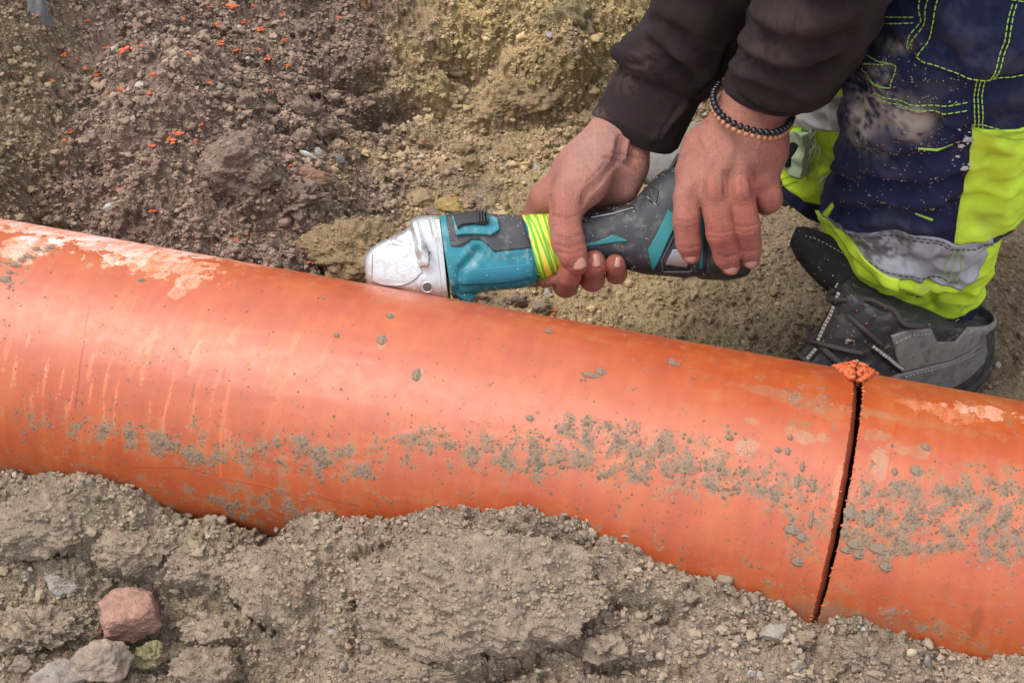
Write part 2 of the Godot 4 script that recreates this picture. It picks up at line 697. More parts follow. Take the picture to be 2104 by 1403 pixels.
func build_ground() -> void:
	# steps in the soil: broken edges with shade under them
	for l in [
		[[Vector2(715, 1218), Vector2(780, 1265), Vector2(850, 1315), Vector2(905, 1330), Vector2(965, 1300)], 0.016, 0.05],
		[[Vector2(505, 1235), Vector2(530, 1275), Vector2(575, 1300), Vector2(640, 1290)], 0.014, 0.04],
		[[Vector2(380, 1250), Vector2(400, 1300), Vector2(440, 1325), Vector2(500, 1320), Vector2(560, 1345)], 0.012, 0.04],
		[[Vector2(20, 1105), Vector2(120, 1120), Vector2(220, 1150), Vector2(300, 1180)], 0.012, 0.05],
		[[Vector2(330, 1190), Vector2(380, 1205), Vector2(450, 1200), Vector2(520, 1175)], 0.012, 0.035],
		[[Vector2(1180, 1190), Vector2(1260, 1240), Vector2(1330, 1260), Vector2(1420, 1265)], 0.012, 0.04],
		[[Vector2(1190, 1350), Vector2(1280, 1360), Vector2(1370, 1330)], 0.012, 0.035],
		[[Vector2(870, 1385), Vector2(960, 1398), Vector2(1060, 1370), Vector2(1130, 1330)], 0.014, 0.05],
		[[Vector2(960, 250), Vector2(1060, 265), Vector2(1150, 240), Vector2(1230, 205)], 0.02, 0.06],
		[[Vector2(1060, 225), Vector2(1150, 205), Vector2(1250, 160)], 0.012, 0.03],
		[[Vector2(700, 270), Vector2(780, 250), Vector2(860, 235), Vector2(930, 245)], 0.022, 0.08],
		[[Vector2(560, 250), Vector2(620, 290), Vector2(700, 285)], 0.018, 0.05],
		[[Vector2(860, 130), Vector2(960, 160), Vector2(1040, 130)], 0.02, 0.05],
		[[Vector2(640, 175), Vector2(720, 200), Vector2(800, 185)], 0.018, 0.05],
		[[Vector2(160, 330), Vector2(230, 345), Vector2(300, 325)], 0.016, 0.04],
	]:
		ledge(l[0], l[1] * (1.05 if l[0][0].y > 900 else 0.95), l[2], 0.0055 if l[0][0].y > 900 else 0.011)
	for m in [[480, 1130, 0.034, 0.014], [120, 1050, 0.05, 0.012], [260, 1090, 0.05, 0.010], [640, 1180, 0.05, 0.012], [800, 1170, 0.05, 0.012], [980, 1140, 0.06, 0.014], [1120, 1120, 0.04, 0.012], [470, 1270, 0.04, 0.014], [590, 1240, 0.035, 0.012], [870, 1270, 0.05, 0.012], [1300, 1210, 0.03, 0.008], [700, 1340, 0.04, -0.010], [330, 1240, 0.05, -0.008], [1180, 1290, 0.05, -0.006], [1480, 1280, 0.05, 0.006],
		[820, 190, 0.06, 0.022], [1110, 200, 0.06, 0.018], [640, 210, 0.05, 0.015], [420, 150, 0.07, 0.015], [330, 210, 0.05, 0.012], [560, 120, 0.05, 0.014], [960, 90, 0.06, 0.02], [1250, 100, 0.06, 0.02], [200, 300, 0.05, 0.012], [350, 390, 0.05, 0.008], [760, 380, 0.05, 0.008], [1020, 380, 0.07, 0.006]]:
		var c := G(m[0], m[1])
		mounds.append([Vector2(c.x, c.z), m[2], m[3]])
	var nx := int(1.40 / GS)
	var nzz := int(1.58 / GS)
	TW = nx
	TV.resize(nx * nzz)
	TC.resize(nx * nzz)
	var use := PackedByteArray()
	use.resize(nx * nzz)
	for j in nzz:
		var z := GZ + GS * j
		for i in nx:
			var x := GX + GS * i
			var zz := z - x * 0.2736
			if absf(zz) < 0.068:
				continue      # soil right under the pipe is never seen
			var y := base_y(x, z)
			var q := to_px(Vector3(x, y, z))
			if q.x < -170.0 or q.x > 2274.0 or q.y < -160.0 or q.y > 1560.0:
				continue
			var k := j * nx + i
			use[k] = 1
			var h := relief(x, y, z) + ledge_at(x, z) + mound_at(x, z)
			var dir := Vector3(0, 0.94, 0.34) if zz < -0.05 else Vector3(0, 0.98, 0.2)
			TV[k] = Vector3(x, y, z) + dir * h
			TC[k] = soil_color(x, z, y + h * 4.0)
	# crumbs along the surface's own normal, so that steep faces crumble too
	var TN := PackedVector3Array()
	TN.resize(nx * nzz)
	for j in range(1, nzz - 1):
		for i in range(1, nx - 1):
			var k := j * nx + i
			if use[k] and use[k + 1] and use[k - 1] and use[k + nx] and use[k - nx]:
				TN[k] = (TV[k + nx] - TV[k - nx]).cross(TV[k + 1] - TV[k - 1]).normalized()
	for k in TV.size():
		if use[k]:
			var q := TV[k]
			var n := TN[k]
			var steep := 1.0 - clampf(n.y, 0.0, 1.0)
			var c: float = 1.0 + nz.c3.get_noise_3dv(q)
			TV[k] = q + n * ((0.0018 + 0.002 * steep) * (0.45 - c) + (0.0020 + 0.004 * steep) * nz.fine.get_noise_3dv(q + Vector3.ONE))
	var remap := PackedInt32Array()
	remap.resize(nx * nzz)
	var V0 := PackedVector3Array()
	var C0 := PackedColorArray()
	for k in TV.size():
		if use[k]:
			remap[k] = V0.size()
			V0.append(TV[k])
			C0.append(TC[k])
		else:
			TC[k] = Color(0, 0, 0, 0)
	var I := PackedInt32Array()
	for j in nzz - 1:
		for i in nx - 1:
			var k := j * nx + i
			if use[k] and use[k + 1] and use[k + nx] and use[k + nx + 1]:
				I.append_array([remap[k], remap[k + nx], remap[k + nx + 1], remap[k], remap[k + nx + 1], remap[k + 1]])
	commit("trench_soil", V0, I, M.soil, self, C0).set_meta("kind", "structure")
	# the wider ground, out to the horizon
	var gx := PackedFloat32Array()
	var s := 0.0
	var step := 0.02
	while s < 60.0:
		gx.append(s)
		s += step
		if s > 1.1:
			step *= 1.28
	var xs := PackedFloat32Array()
	for k in range(gx.size() - 1, 0, -1):
		xs.append(-gx[k])
	xs.append_array(gx)
	var V := PackedVector3Array()
	var C := PackedColorArray()
	for zc in xs:
		for xc in xs:
			var y := base_y(xc, zc - 0.3)
			var vq := to_px(Vector3(xc, y, zc - 0.3)) if (Vector3(xc, y, zc - 0.3) - CAM).dot(FWD) > 0.3 else V2(9e4, 9e4)
			var inside := vq.x > -150.0 and vq.x < 2254.0 and vq.y > -140.0 and vq.y < 1540.0
			var h: float = -0.03 if inside else relief(xc, y, zc - 0.3)
			V.append(Vector3(xc, y + h, zc - 0.3))
			C.append(soil_color(xc, zc - 0.3, y))
	var J := PackedInt32Array()
	grid_index(xs.size(), xs.size(), J, 0, false, true)
	commit("ground", V, J, M.soil, self, C).set_meta("kind", "structure")

# a broken lump: cut planes, then noise; radii in metres
func lump_arrays(seed_: int, nu: int, nv: int, cuts: int, rough: float, V: PackedVector3Array, I: PackedInt32Array) -> void:
	var r := RandomNumberGenerator.new()
	r.seed = seed_
	var pl: Array = []
	for k in absi(cuts):
		var d := Vector3(r.randfn(), r.randfn(), r.randfn()).normalized()
		pl.append([d, r.randf_range(0.55, 0.9)])
	if cuts < 0:
		# a squared block with broken corners
		for q in pl:
			q[1] = r.randf_range(0.92, 1.05)
		for d in [Vector3.RIGHT, Vector3.LEFT, Vector3.UP, Vector3.DOWN, Vector3.BACK, Vector3.FORWARD]:
			pl.append([(d + Vector3(r.randfn(), r.randfn(), r.randfn()) * 0.06).normalized(), 0.74])
	var first := V.size()
	for j in nv:
		var th := PI * j / (nv - 1)
		for i in nu:
			var ph := TAU * i / nu
			var d := Vector3(cos(th), sin(th) * sin(ph), sin(th) * cos(ph))
			var k := 1.0
			for q in pl:
				var c := d.dot(q[0])
				if c > 0.05:
					k = smin(k, q[1] / c, 0.045)
			var o := d * 1.3 + Vector3(seed_ * 3.7, 0, 0)
			var n: float = 0.60 * nz.tint.get_noise_3d(o.x * 0.11, o.y * 0.11, o.z * 0.11) + 0.26 * nz.mid.get_noise_3d(o.x * 0.10, o.y * 0.10, o.z * 0.10) + 0.16 * nz.fine.get_noise_3d(o.x * 0.07, o.y * 0.07, o.z * 0.07) + 0.0
			V.append(d * k * (1.0 + rough * n))
	grid_index(nu, nv, I, first, true, true)

func rock_mesh(seed_: int, nu: int, nv: int, cuts: int, rough: float, m: Material, size := Vector3.ONE, col := Color.WHITE, vary := 0.25) -> ArrayMesh:
	var V := PackedVector3Array()
	var I := PackedInt32Array()
	lump_arrays(seed_, nu, nv, cuts, rough, V, I)
	var C := PackedColorArray()
	var crumbly: bool = m == M.clod and nu > 60
	for k in V.size():
		V[k] = V[k] * size
		if crumbly:
			var q := V[k] + Vector3(seed_ * 0.37, 0, 0)
			var w: Vector3 = q + Vector3(0.006, 0, 0.006) * nz.mid.get_noise_3dv(q)
			var c2: float = 1.0 + nz.c2.get_noise_3dv(w)
			var c3: float = 1.0 + nz.c3.get_noise_3dv(w)
			V[k] += V[k].normalized() * (0.009 * nz.mid.get_noise_3dv(q) + 0.0045 * (0.5 - c2) + 0.0030 * (0.5 - c3) + 0.0032 * nz.fine.get_noise_3dv(q) + 0.0022 * nz.grit.get_noise_3dv(q))
		var n: float = nz.fine.get_noise_3dv(V[k] * 1.2 + Vector3(seed_, 0, 0)) * 1.2 + nz.mid.get_noise_3dv(V[k] * 2.0 + Vector3(seed_, 0, 0))
		var g := 1.0 + vary * n
		C.append(Color(col.r * g, col.g * g, col.b * g))
	return array_mesh(V, I, m, C)

func scatter(called: String, parent: Node, mesh: Mesh, xf: Array, cols: PackedColorArray) -> MultiMeshInstance3D:
	var mm := MultiMesh.new()
	mm.transform_format = MultiMesh.TRANSFORM_3D
	mm.use_colors = true
	mm.mesh = mesh
	mm.instance_count = xf.size()
	for k in xf.size():
		mm.set_instance_transform(k, xf[k])
		mm.set_instance_color(k, cols[k])
	var o := MultiMeshInstance3D.new()
	o.name = called
	o.multimesh = mm
	o.set_meta("kind", "stuff")
	parent.add_child(o, true)
	return o

func random_basis(r: RandomNumberGenerator) -> Basis:
	return Basis(Vector3(r.randfn(), r.randfn(), r.randfn()).normalized(), r.randf_range(0, TAU))

func ground_at(x: float, z: float) -> int:
	return clampi(int(round((z - GZ) / GS)), 0, TV.size() / TW - 1) * TW + clampi(int(round((x - GX) / GS)), 0, TW - 1)

func build_stones() -> void:
	var r := RandomNumberGenerator.new()
	r.seed = 99
	# loose crumbs on the soil: front, heap and wall, floor
	var kinds := [
		["front_soil_crumbs", 13000, func(x, z): return 1.0 if z - x * 0.2736 > 0.10 else 0.0],
		["heap_soil_crumbs", 30000, func(x, z): return smoothstep(-0.02, -0.14, x + 0.35 * maxf(0.0, -0.5 - z)) if z - x * 0.2736 < -0.10 else 0.0],
		["floor_soil_crumbs", 24000, func(x, z): return (0.18 + 0.82 * smoothstep(-0.5, -0.58, z)) * smoothstep(-0.16, -0.04, x) if z - x * 0.2736 < -0.10 else 0.0],
	]
	for kd in kinds:
		var sets := [[], [], []]
		var colors := [PackedColorArray(), PackedColorArray(), PackedColorArray()]
		var made := 0
		var tries := 0
		while made < kd[1] and tries < 1500000:
			tries += 1
			var k := r.randi_range(0, TV.size() - 1)
			var q := TV[k]
			if TC[k].a < 0.5:
				continue
			if r.randf() > kd[2].call(q.x, q.z):
				continue
			if q.z < -1.1 or q.z > 0.36 or absf(q.x) > 0.66:
				continue
			# crumbs gather where the soil is broken
			var dens: float = nz.tint.get_noise_3d(q.x * 2.0, 1.0, q.z * 2.0)
			if r.randf() > 0.55 + 0.9 * dens:
				continue
			made += 1
			var size := 0.0008 + 0.0019 * pow(r.randf(), 2.0)
			if r.randf() < (0.045 if q.z < q.x * 0.2736 else 0.006 if q.x > -0.24 and q.x < 0.08 else 0.022):
				size = r.randf_range(0.003, 0.0060)
			var b := random_basis(r).scaled(Vector3(size * r.randf_range(0.8, 1.3), size * r.randf_range(0.6, 1.0), size * r.randf_range(0.8, 1.3)))
			var w := r.randi_range(0, 2)
			sets[w].append(Transform3D(b, q + Vector3(0, size * 0.25, 0)))
			var c := TC[k]
			var g := r.randf_range(0.8, 1.3)
			c = Color(c.r * g, c.g * g, c.b * g)
			var pick := r.randf()
			if pick < 0.013:
				c = c.lerp(Color(0.30, 0.285, 0.265), r.randf_range(0.4, 1.0))
			elif pick < 0.025:
				c = c.lerp(Color(0.28, 0.16, 0.11), 0.6)
			elif pick < 0.029:
				c = Color(0.45, 0.4, 0.32)
			colors[w].append(c)
		for w in 3:
			scatter(kd[0], self, rock_mesh(200 + w, 12, 8, 9, 1.3, M.crumb, Vector3.ONE, Color.WHITE, 0.0), sets[w], colors[w])

	# the lumps and stones one can tell apart:
	# name, label, category, pixel, half size in px (across, up, deep), colour, turn, cuts, rough, sink
	var brown := Color(0.245, 0.178, 0.135)
	var tan := Color(0.33, 0.235, 0.135)
	var grey := Color(0.28, 0.214, 0.154)
	var list := [
		["soil_clod", "broad crusted earth lump beside the hollow under the pipe", "clod", 450, 1147, 116, 60, 70, grey * 0.98, 0.25, 5, 0.14, 0.35],
		["soil_clod", "earth lump with an undercut edge, right of the red brick", "clod", 462, 1288, 90, 46, 56, grey * 1.02, 0.1, 5, 0.14, 0.4],
		["soil_clod", "long earth lump sloping from the pipe down towards the red brick", "clod", 600, 1215, 150, 84, 90, grey * 0.97, -0.7, 5, 0.12, 0.6],
		["soil_clod", "great rounded mound of earth before the pipe, with the long crack beside it", "clod", 985, 1205, 255, 128, 125, grey * 1.0, 0.35, 4, 0.10, 0.55],
		["soil_clod", "low earth lump at the bottom edge under the great mound's crack", "clod", 850, 1375, 110, 44, 60, grey * 0.94, 0.3, 5, 0.15, 0.45],
		["soil_clod", "rounded earth lump at the bottom edge, right of the green-yellow lump", "clod", 420, 1372, 66, 46, 50, grey * 0.95, 0.1, 5, 0.15, 0.4],
		["soil_clod", "knobbly earth lump on the ridge at the pipe's buried end", "clod", 110, 1050, 150, 66, 74, grey * 0.95, 0.35, 5, 0.15, 0.5],
		["soil_clod", "sloping earth lump on the ridge, beside the knobbly one", "clod", 285, 1110, 90, 50, 60, grey * 0.93, 0.55, 5, 0.15, 0.5],
		["soil_clod", "crusty tan clod high on the bank, left of the great square block", "clod", 1000, 62, 52, 40, 44, tan * 0.85, 0.2, 6, 0.35, 0.3],
		["soil_clod", "tan clod under the crusty clod on the bank", "clod", 905, 120, 56, 42, 46, tan * 0.8, -0.2, 6, 0.35, 0.35],
		["soil_clod", "smooth cut face of tan clay low on the bank beside the cuff", "clod", 1100, 195, 100, 48, 50, tan * 0.82, 0.5, 7, 0.14, 0.45],
		["soil_clod", "brown-tan clod where the heap meets the bank, over the dark round clod", "clod", 790, 165, 56, 46, 46, Color(0.23, 0.165, 0.105), 0.3, 6, 0.35, 0.35],
		["soil_clod", "brown clod near the top of the heap, left of the upright lump", "clod", 640, 55, 40, 36, 34, brown * 1.0, 0.2, 6, 0.35, 0.25],
		["soil_clod", "brown clod in the heap's upper middle under the red shavings", "clod", 420, 120, 36, 28, 30, brown * 1.0, 0.3, 6, 0.35, 0.25],
		["soil_clod", "brown clod between the long grey-brown clod and the heap's top", "clod", 350, 165, 34, 26, 28, brown * 0.95, -0.2, 6, 0.35, 0.25],
		["soil_clod", "brown clod above the pointed clod's upper tip", "clod", 500, 215, 38, 28, 30, brown * 1.05, 0.2, 6, 0.35, 0.25],
		["soil_clod", "tan clod against the bank just left of the gripping hand's cuff", "clod", 1195, 255, 40, 26, 30, tan * 0.85, 0.2, 6, 0.35, 0.3],
		["soil_clod", "largest brown earth clod, pointed, halfway down the heap over the pipe", "clod", 492, 345, 78, 74, 62, brown * 0.92, 1.05, -2, 0.10, 0.0],
		["soil_clod", "big tan earth lump lying just behind the grinder's metal head", "clod", 728, 520, 140, 66, 66, tan * 0.85, 0.0, 6, 0.12, 0.15],
		["soil_clod", "long grey-brown clod tilted downhill, up the heap from the pointed clod", "clod", 283, 250, 48, 26, 26, Color(0.25, 0.21, 0.175), -0.6, 6, 0.4, 0.1],
		["soil_clod", "square brown clod directly below the long grey-brown clod on the heap", "clod", 262, 312, 38, 34, 30, brown, 0.4, 6, 0.4, 0.15],
		["soil_clod", "rounded brown clod with dark hollow beside it, nearest the trench end face", "clod", 203, 388, 36, 28, 28, brown * 1.05, 0.2, 6, 0.4, 0.15],
		["soil_clod", "brown clod under the right tip of the pointed clod", "clod", 608, 415, 55, 34, 34, brown * 0.95, 0.3, 5, 0.5, 0.2],
		["stone", "reddish flat stone on the floor beside the glass shards", "stone", 630, 365, 48, 20, 24, Color(0.26, 0.15, 0.1), -0.1, 6, 0.25, 0.2],
		["stone", "dark grey pebble just above the reddish flat stone", "stone", 688, 330, 22, 15, 15, Color(0.17, 0.16, 0.155), 0.1, 3, 0.1, 0.2],
		["soil_clod", "tan clod standing alone on the floor left of the gripping hand", "clod", 962, 342, 24, 25, 22, tan * 0.9, 0.4, 6, 0.35, 0.05],
		["soil_clod", "tan clod up and right of the lone floor clod, before the cut soil face", "clod", 1047, 314, 30, 25, 24, tan * 0.95, -0.3, 6, 0.35, 0.1],
		["soil_clod", "small tan clod touching the bank, above the lone floor clod", "clod", 953, 310, 24, 18, 18, tan * 0.85, 0.7, 6, 0.4, 0.1],
		["stone", "flat tan slab half sunk in the floor, above the grinder switch", "stone", 870, 405, 36, 17, 26, tan * 0.82, 0.1, 6, 0.15, 0.35],
		["stone", "yellowish slab half sunk beside the flat tan slab, towards the tape", "stone", 930, 425, 40, 20, 28, Color(0.31, 0.225, 0.09), -0.1, 6, 0.15, 0.35],
		["stone", "pinkish slab half sunk just above the grinder's slide switch", "stone", 890, 432, 28, 13, 20, Color(0.25, 0.175, 0.13), -0.3, 6, 0.15, 0.3],
		["soil_clod", "great square block of earth standing on the bank beside the dark crack", "clod", 1168, 48, 66, 74, 55, Color(0.225, 0.178, 0.1), -0.1, 7, 0.2, 0.25],
		["stone", "smooth blue-grey slab half buried at the top of the trench's end face", "stone", 82, 22, 26, 60, 30, Color(0.17, 0.175, 0.185), -0.2, 4, 0.12, 0.2],
		["soil_clod", "upright reddish-brown lump at the top edge of the bank", "clod", 752, 30, 33, 52, 34, Color(0.22, 0.135, 0.08), 0.1, 6, 0.35, 0.2],
		["soil_clod", "pale yellow lump at the top edge of the bank", "clod", 958, 12, 34, 16, 20, Color(0.36, 0.29, 0.13), 0.2, 6, 0.3, 0.2],
		["soil_clod", "grey-brown round lump between the reddish lump and the pale yellow lump", "clod", 890, 18, 28, 24, 24, Color(0.19, 0.14, 0.105), 0.2, 6, 0.35, 0.2],
		["soil_clod", "dark round clod low on the bank above the tan floor", "clod", 640, 245, 46, 48, 36, brown * 1.05, 0.5, 6, 0.4, 0.2],
		["soil_clod", "small brown clod below the dark round clod where floor and bank meet", "clod", 615, 285, 26, 24, 20, brown * 1.15, 0.5, 6, 0.4, 0.15],
		["stone", "blue-grey pebble embedded high in the bank", "stone", 546, 24, 20, 14, 14, Color(0.22, 0.225, 0.24), 0.2, 4, 0.1, 0.2],
		["stone", "tan pebble next to the blue-grey pebble high in the bank", "stone", 532, 40, 19, 13, 14, Color(0.28, 0.22, 0.12), 0.2, 5, 0.15, 0.2],
		["stone", "brown cobble at the very top of the heap, above the red shavings", "stone", 475, 20, 20, 15, 16, brown * 1.2, 0.2, 4, 0.15, 0.2],
		["stone", "grey-brown cobble leaning in the middle of the heap", "stone", 570, 55, 16, 20, 14, brown * 1.25, 0.2, 4, 0.15, 0.2],
		["stone", "pale grey stone on the upper heap near the end face", "stone", 256, 178, 14, 16, 12, Color(0.27, 0.235, 0.2), 0.2, 5, 0.2, 0.2],
		["stone", "smooth purple-grey stone in the bank, above the dark round clod", "stone", 585, 160, 32, 30, 24, Color(0.175, 0.125, 0.105), 0.4, 5, 0.2, 0.25],
		["stone", "angular brown stone in the bank right of the purple-grey stone", "stone", 690, 130, 24, 26, 22, brown * 1.2, 0.1, 6, 0.25, 0.2],
		["soil_clod", "grey soil lump behind the pipe, first under the grinder's guard", "clod", 985, 612, 22, 15, 16, grey, 0.1, 6, 0.4, 0.1],
		["soil_clod", "grey soil lump behind the pipe, middle of three under the grinder", "clod", 1060, 620, 26, 17, 18, grey * 0.9, 0.5, 6, 0.4, 0.1],
		["soil_clod", "grey soil lump behind the pipe, farthest along under the grinder", "clod", 1112, 632, 25, 17, 18, grey * 1.05, 0.9, 6, 0.4, 0.1],
		# before the pipe
		["broken_brick", "broken red brick half sunk in the soil before the pipe", "brick", 265, 1262, 72, 54, 54, Color(0.33, 0.19, 0.14), 0.08, -5, 0.10, 0.05],
		["soil_clod", "grey clod leaning against the pipe's underside", "clod", 674, 1082, 36, 25, 25, grey * 1.05, -0.3, 6, 0.3, 0.1],
		["stone", "rough pale grey stone up the slope from the red brick", "stone", 122, 1196, 36, 27, 27, Color(0.30, 0.26, 0.22), 0.2, 6, 0.3, 0.1],
		["stone", "smooth brown stone just above the rough pale grey stone", "stone", 107, 1155, 19, 13, 14, Color(0.22, 0.175, 0.13), -0.1, 4, 0.1, 0.15],
		["stone", "small round grey pebble beside the rough pale grey stone", "stone", 73, 1202, 12, 12, 11, Color(0.24, 0.23, 0.22), 0.0, 2, 0.06, 0.2],
		["stone", "pale pebble below the small round grey pebble", "stone", 72, 1224, 9, 9, 8, Color(0.32, 0.3, 0.28), 0.0, 2, 0.06, 0.2],
		["stone", "whitish stone chip below the rough pale grey stone", "stone", 46, 1242, 13, 9, 9, Color(0.42, 0.42, 0.43), 0.4, 6, 0.1, 0.2],
		["stone", "bluish quartz pebble under the soil face at the pipe's buried end", "stone", 12, 1110, 11, 11, 9, Color(0.40, 0.42, 0.44), 0.0, 5, 0.08, 0.2],
		["stone", "beige pebble next to the bluish quartz pebble", "stone", 28, 1112, 8, 9, 8, Color(0.36, 0.33, 0.29), 0.0, 4, 0.08, 0.2],
		["stone", "dark slate pebble below the bluish quartz pebble", "stone", 10, 1132, 14, 10, 10, Color(0.12, 0.12, 0.125), 0.0, 5, 0.08, 0.2],
		["soil_clod", "broad flat clod in the corner, left of the red brick", "clod", 62, 1300, 82, 40, 50, grey * 0.95, -0.1, 5, 0.35, 0.25],
		["stone", "large pinkish broken stone at the bottom corner below the brick", "stone", 205, 1365, 62, 48, 46, Color(0.28, 0.215, 0.165), 0.6, 7, 0.15, 0.05],
		["stone", "flat bluish-pink stone lying before the pinkish broken stone", "stone", 118, 1390, 62, 26, 36, Color(0.27, 0.22, 0.185), 0.1, 6, 0.2, 0.1],
		["stone", "small pinkish stone in the corner beside the broad flat clod", "stone", 38, 1365, 26, 18, 20, Color(0.28, 0.21, 0.16), 0.2, 6, 0.2, 0.1],
		["stone", "mossy green-yellow lump under the red brick", "stone", 306, 1345, 36, 26, 28, Color(0.22, 0.185, 0.10), 0.2, 6, 0.35, 0.1],
		["stone", "dark grey pebble on the mound above the soil crack", "stone", 672, 1132, 14, 10, 10, Color(0.15, 0.14, 0.135), 0.3, 5, 0.1, 0.15],
		["stone", "pale grey pebble on the mound, up from the pair of pebbles", "stone", 982, 1125, 12, 11, 10, Color(0.31, 0.30, 0.29), 0.3, 4, 0.1, 0.2],
		["stone", "beige oval pebble in the hollow under the long crack", "stone", 707, 1292, 13, 9, 9, Color(0.33, 0.28, 0.19), 0.1, 2, 0.05, 0.15],
		["stone", "grey stone beside the beige oval pebble under the long crack", "stone", 684, 1300, 11, 11, 9, Color(0.26, 0.24, 0.22), 0.1, 5, 0.1, 0.15],
		["stone", "smooth brown pebble lower in the hollow under the crack", "stone", 752, 1334, 13, 12, 10, Color(0.26, 0.22, 0.18), 0.1, 3, 0.08, 0.15],
		["stone", "tan upright pebble at the bottom edge below the crack", "stone", 706, 1370, 10, 16, 10, Color(0.27, 0.23, 0.175), 0.1, 3, 0.08, 0.15],
		["soil_clod", "grey clod pressed against the pipe left of the saw cut", "clod", 1235, 1125, 26, 30, 22, grey, 0.2, 6, 0.35, 0.1],
		["soil_clod", "wide grey clod with a flat top, on the crumbs before the cut", "clod", 1365, 1240, 32, 28, 26, grey * 1.0, 0.2, 6, 0.4, 0.2],
		["soil_clod", "rough grey clod low in front, below the wide flat clod", "clod", 1245, 1330, 44, 24, 30, grey * 0.95, 0.1, 5, 0.4, 0.2],
		["stone", "pale angular stone before the lower end of the saw cut", "stone", 1590, 1302, 34, 20, 20, Color(0.29, 0.25, 0.205), 0.1, 6, 0.15, 0.15],
		["soil_clod", "grey clod right under the lower end of the saw cut", "clod", 1648, 1312, 28, 22, 20, grey * 1.05, 0.4, 6, 0.35, 0.15],
		["soil_clod", "big round clod right of the saw cut's lower end", "clod", 1775, 1345, 46, 33, 34, grey * 0.97, 0.2, 5, 0.4, 0.2],
		["stone", "white smooth pebble touching the offcut's underside", "stone", 1773, 1294, 10, 8, 8, Color(0.42, 0.43, 0.44), 0.2, 2, 0.05, 0.15],
		["stone", "yellow-white stone beside the big round clod", "stone", 1875, 1341, 12, 9, 9, Color(0.48, 0.40, 0.26), 0.2, 5, 0.1, 0.15],
		["stone", "long narrow grey stone chip right of the yellow-white stone", "stone", 1906, 1358, 7, 15, 8, Color(0.3, 0.27, 0.24), 0.3, 5, 0.1, 0.15],
		["stone", "pale blue pebble at the bottom edge before the cut", "stone", 1541, 1384, 9, 11, 9, Color(0.36, 0.38, 0.40), 0.2, 3, 0.06, 0.15],
		["stone", "grey-beige pebble next to the pale blue pebble", "stone", 1560, 1387, 9, 10, 9, Color(0.30, 0.27, 0.23), 0.2, 3, 0.06, 0.15],
		["stone", "brown angular stone at the bottom edge left of the round clod", "stone", 1632, 1370, 25, 17, 18, Color(0.26, 0.215, 0.165), 0.3, 6, 0.2, 0.15],
		["stone", "grey pebble on the trodden soil by the boot's heel", "stone", 2049, 750, 9, 8, 8, Color(0.33, 0.31, 0.29), 0.2, 3, 0.06, 0.15],
	]
	var seed_ := 500
	var clod_xf := [[], [], []]
	var clod_col := [PackedColorArray(), PackedColorArray(), PackedColorArray()]
	for s in list:
		seed_ += 1
		var g := G(s[3], s[4] + s[6] * 0.55)
		var dep := (g - CAM).dot(FWD)
		var k := dep / FPX
		var col: Color = s[8]
		var soil: bool = s[0] == "soil_clod"
		var o := MeshInstance3D.new()
		o.name = s[0]
		var big: bool = s[5] > 30
		o.mesh = rock_mesh(seed_, (240 if s[5] > 140 else 160 if s[5] > 70 else 96) if big else 44, (150 if s[5] > 140 else 100 if s[5] > 70 else 60) if big else 28, s[10], s[11] * 2.0, M.clod if soil else M.stone, Vector3(s[5], s[6] * 1.05, s[7]) * k, col, 0.3)
		o.position = P(s[3], s[4], dep - s[7] * k * 0.35) - Vector3(0, s[12] * s[6] * k * 0.5, 0)
		o.basis = Basis(Vector3.UP, r.randf_range(-0.25, 0.25)) * Basis(FWD, -s[9] * 0.6)
		add_child(o, true)
		tag(o, s[1], s[2], "stones and clods lying on the soil")
		if soil and s[5] > 60:
			var cv: PackedVector3Array = o.mesh.surface_get_arrays(0)[Mesh.ARRAY_VERTEX]
			for i in int(s[5] * s[6] * 0.10):
				var q: Vector3 = o.transform * cv[r.randi_range(0, cv.size() - 1)]
				if q.y < o.position.y - 0.3 * s[6] * k:
					continue
				var sz := 0.0007 + 0.0017 * pow(r.randf(), 2.2)
				clod_xf[i % 3].append(Transform3D(random_basis(r).scaled(Vector3(sz * r.randf_range(0.8, 1.3), sz * 0.8, sz)), q + Vector3(0, sz * 0.3, 0)))
				var t := r.randf_range(0.8, 1.25)
				clod_col[i % 3].append(Color(col.r * t, col.g * t, col.b * t))
	for w in 3:
		scatter("clod_crumbs", self, rock_mesh(205 + w, 12, 8, 9, 1.3, M.crumb, Vector3.ONE, Color.WHITE, 0.0), clod_xf[w], clod_col[w])
	# crumbled plastic from the saw, lying on the heap
	var shav := [[124, 108, 13], [150, 116, 10], [210, 190, 12], [262, 216, 9], [300, 60, 9], [452, 96, 14], [480, 47, 15], [503, 70, 12], [470, 15, 9], [432, 25, 9], [540, 95, 12], [552, 148, 13], [536, 135, 10], [452, 65, 10], [345, 103, 12], [197, 152, 10], [170, 137, 9], [195, 175, 8], [272, 135, 14], [268, 148, 10], [362, 308, 16], [376, 296, 12], [405, 300, 8], [595, 342, 14], [322, 330, 9], [147, 287, 12], [138, 305, 9], [320, 363, 10], [505, 480, 9], [485, 490, 8], [560, 480, 8], [325, 447, 10], [592, 122, 8], [660, 100, 7], [330, 192, 8], [235, 225, 7], [660, 360, 6], [585, 60, 7], [640, 555, 10], [90, 60, 9], [180, 40, 8], [220, 100, 8], [250, 30, 9], [380, 60, 9], [400, 150, 9], [440, 200, 8], [490, 120, 9], [520, 20, 8], [560, 200, 7], [300, 130, 8], [320, 230, 8], [420, 270, 8], [250, 400, 7], [110, 180, 9], [600, 180, 7], [700, 60, 7], [870, 300, 6], [850, 400, 6], [930, 410, 6], [1141, 640, 8], [1137, 646, 6]]
	var fm := shaving_mesh(71)
	var fm2 := shaving_mesh(72)
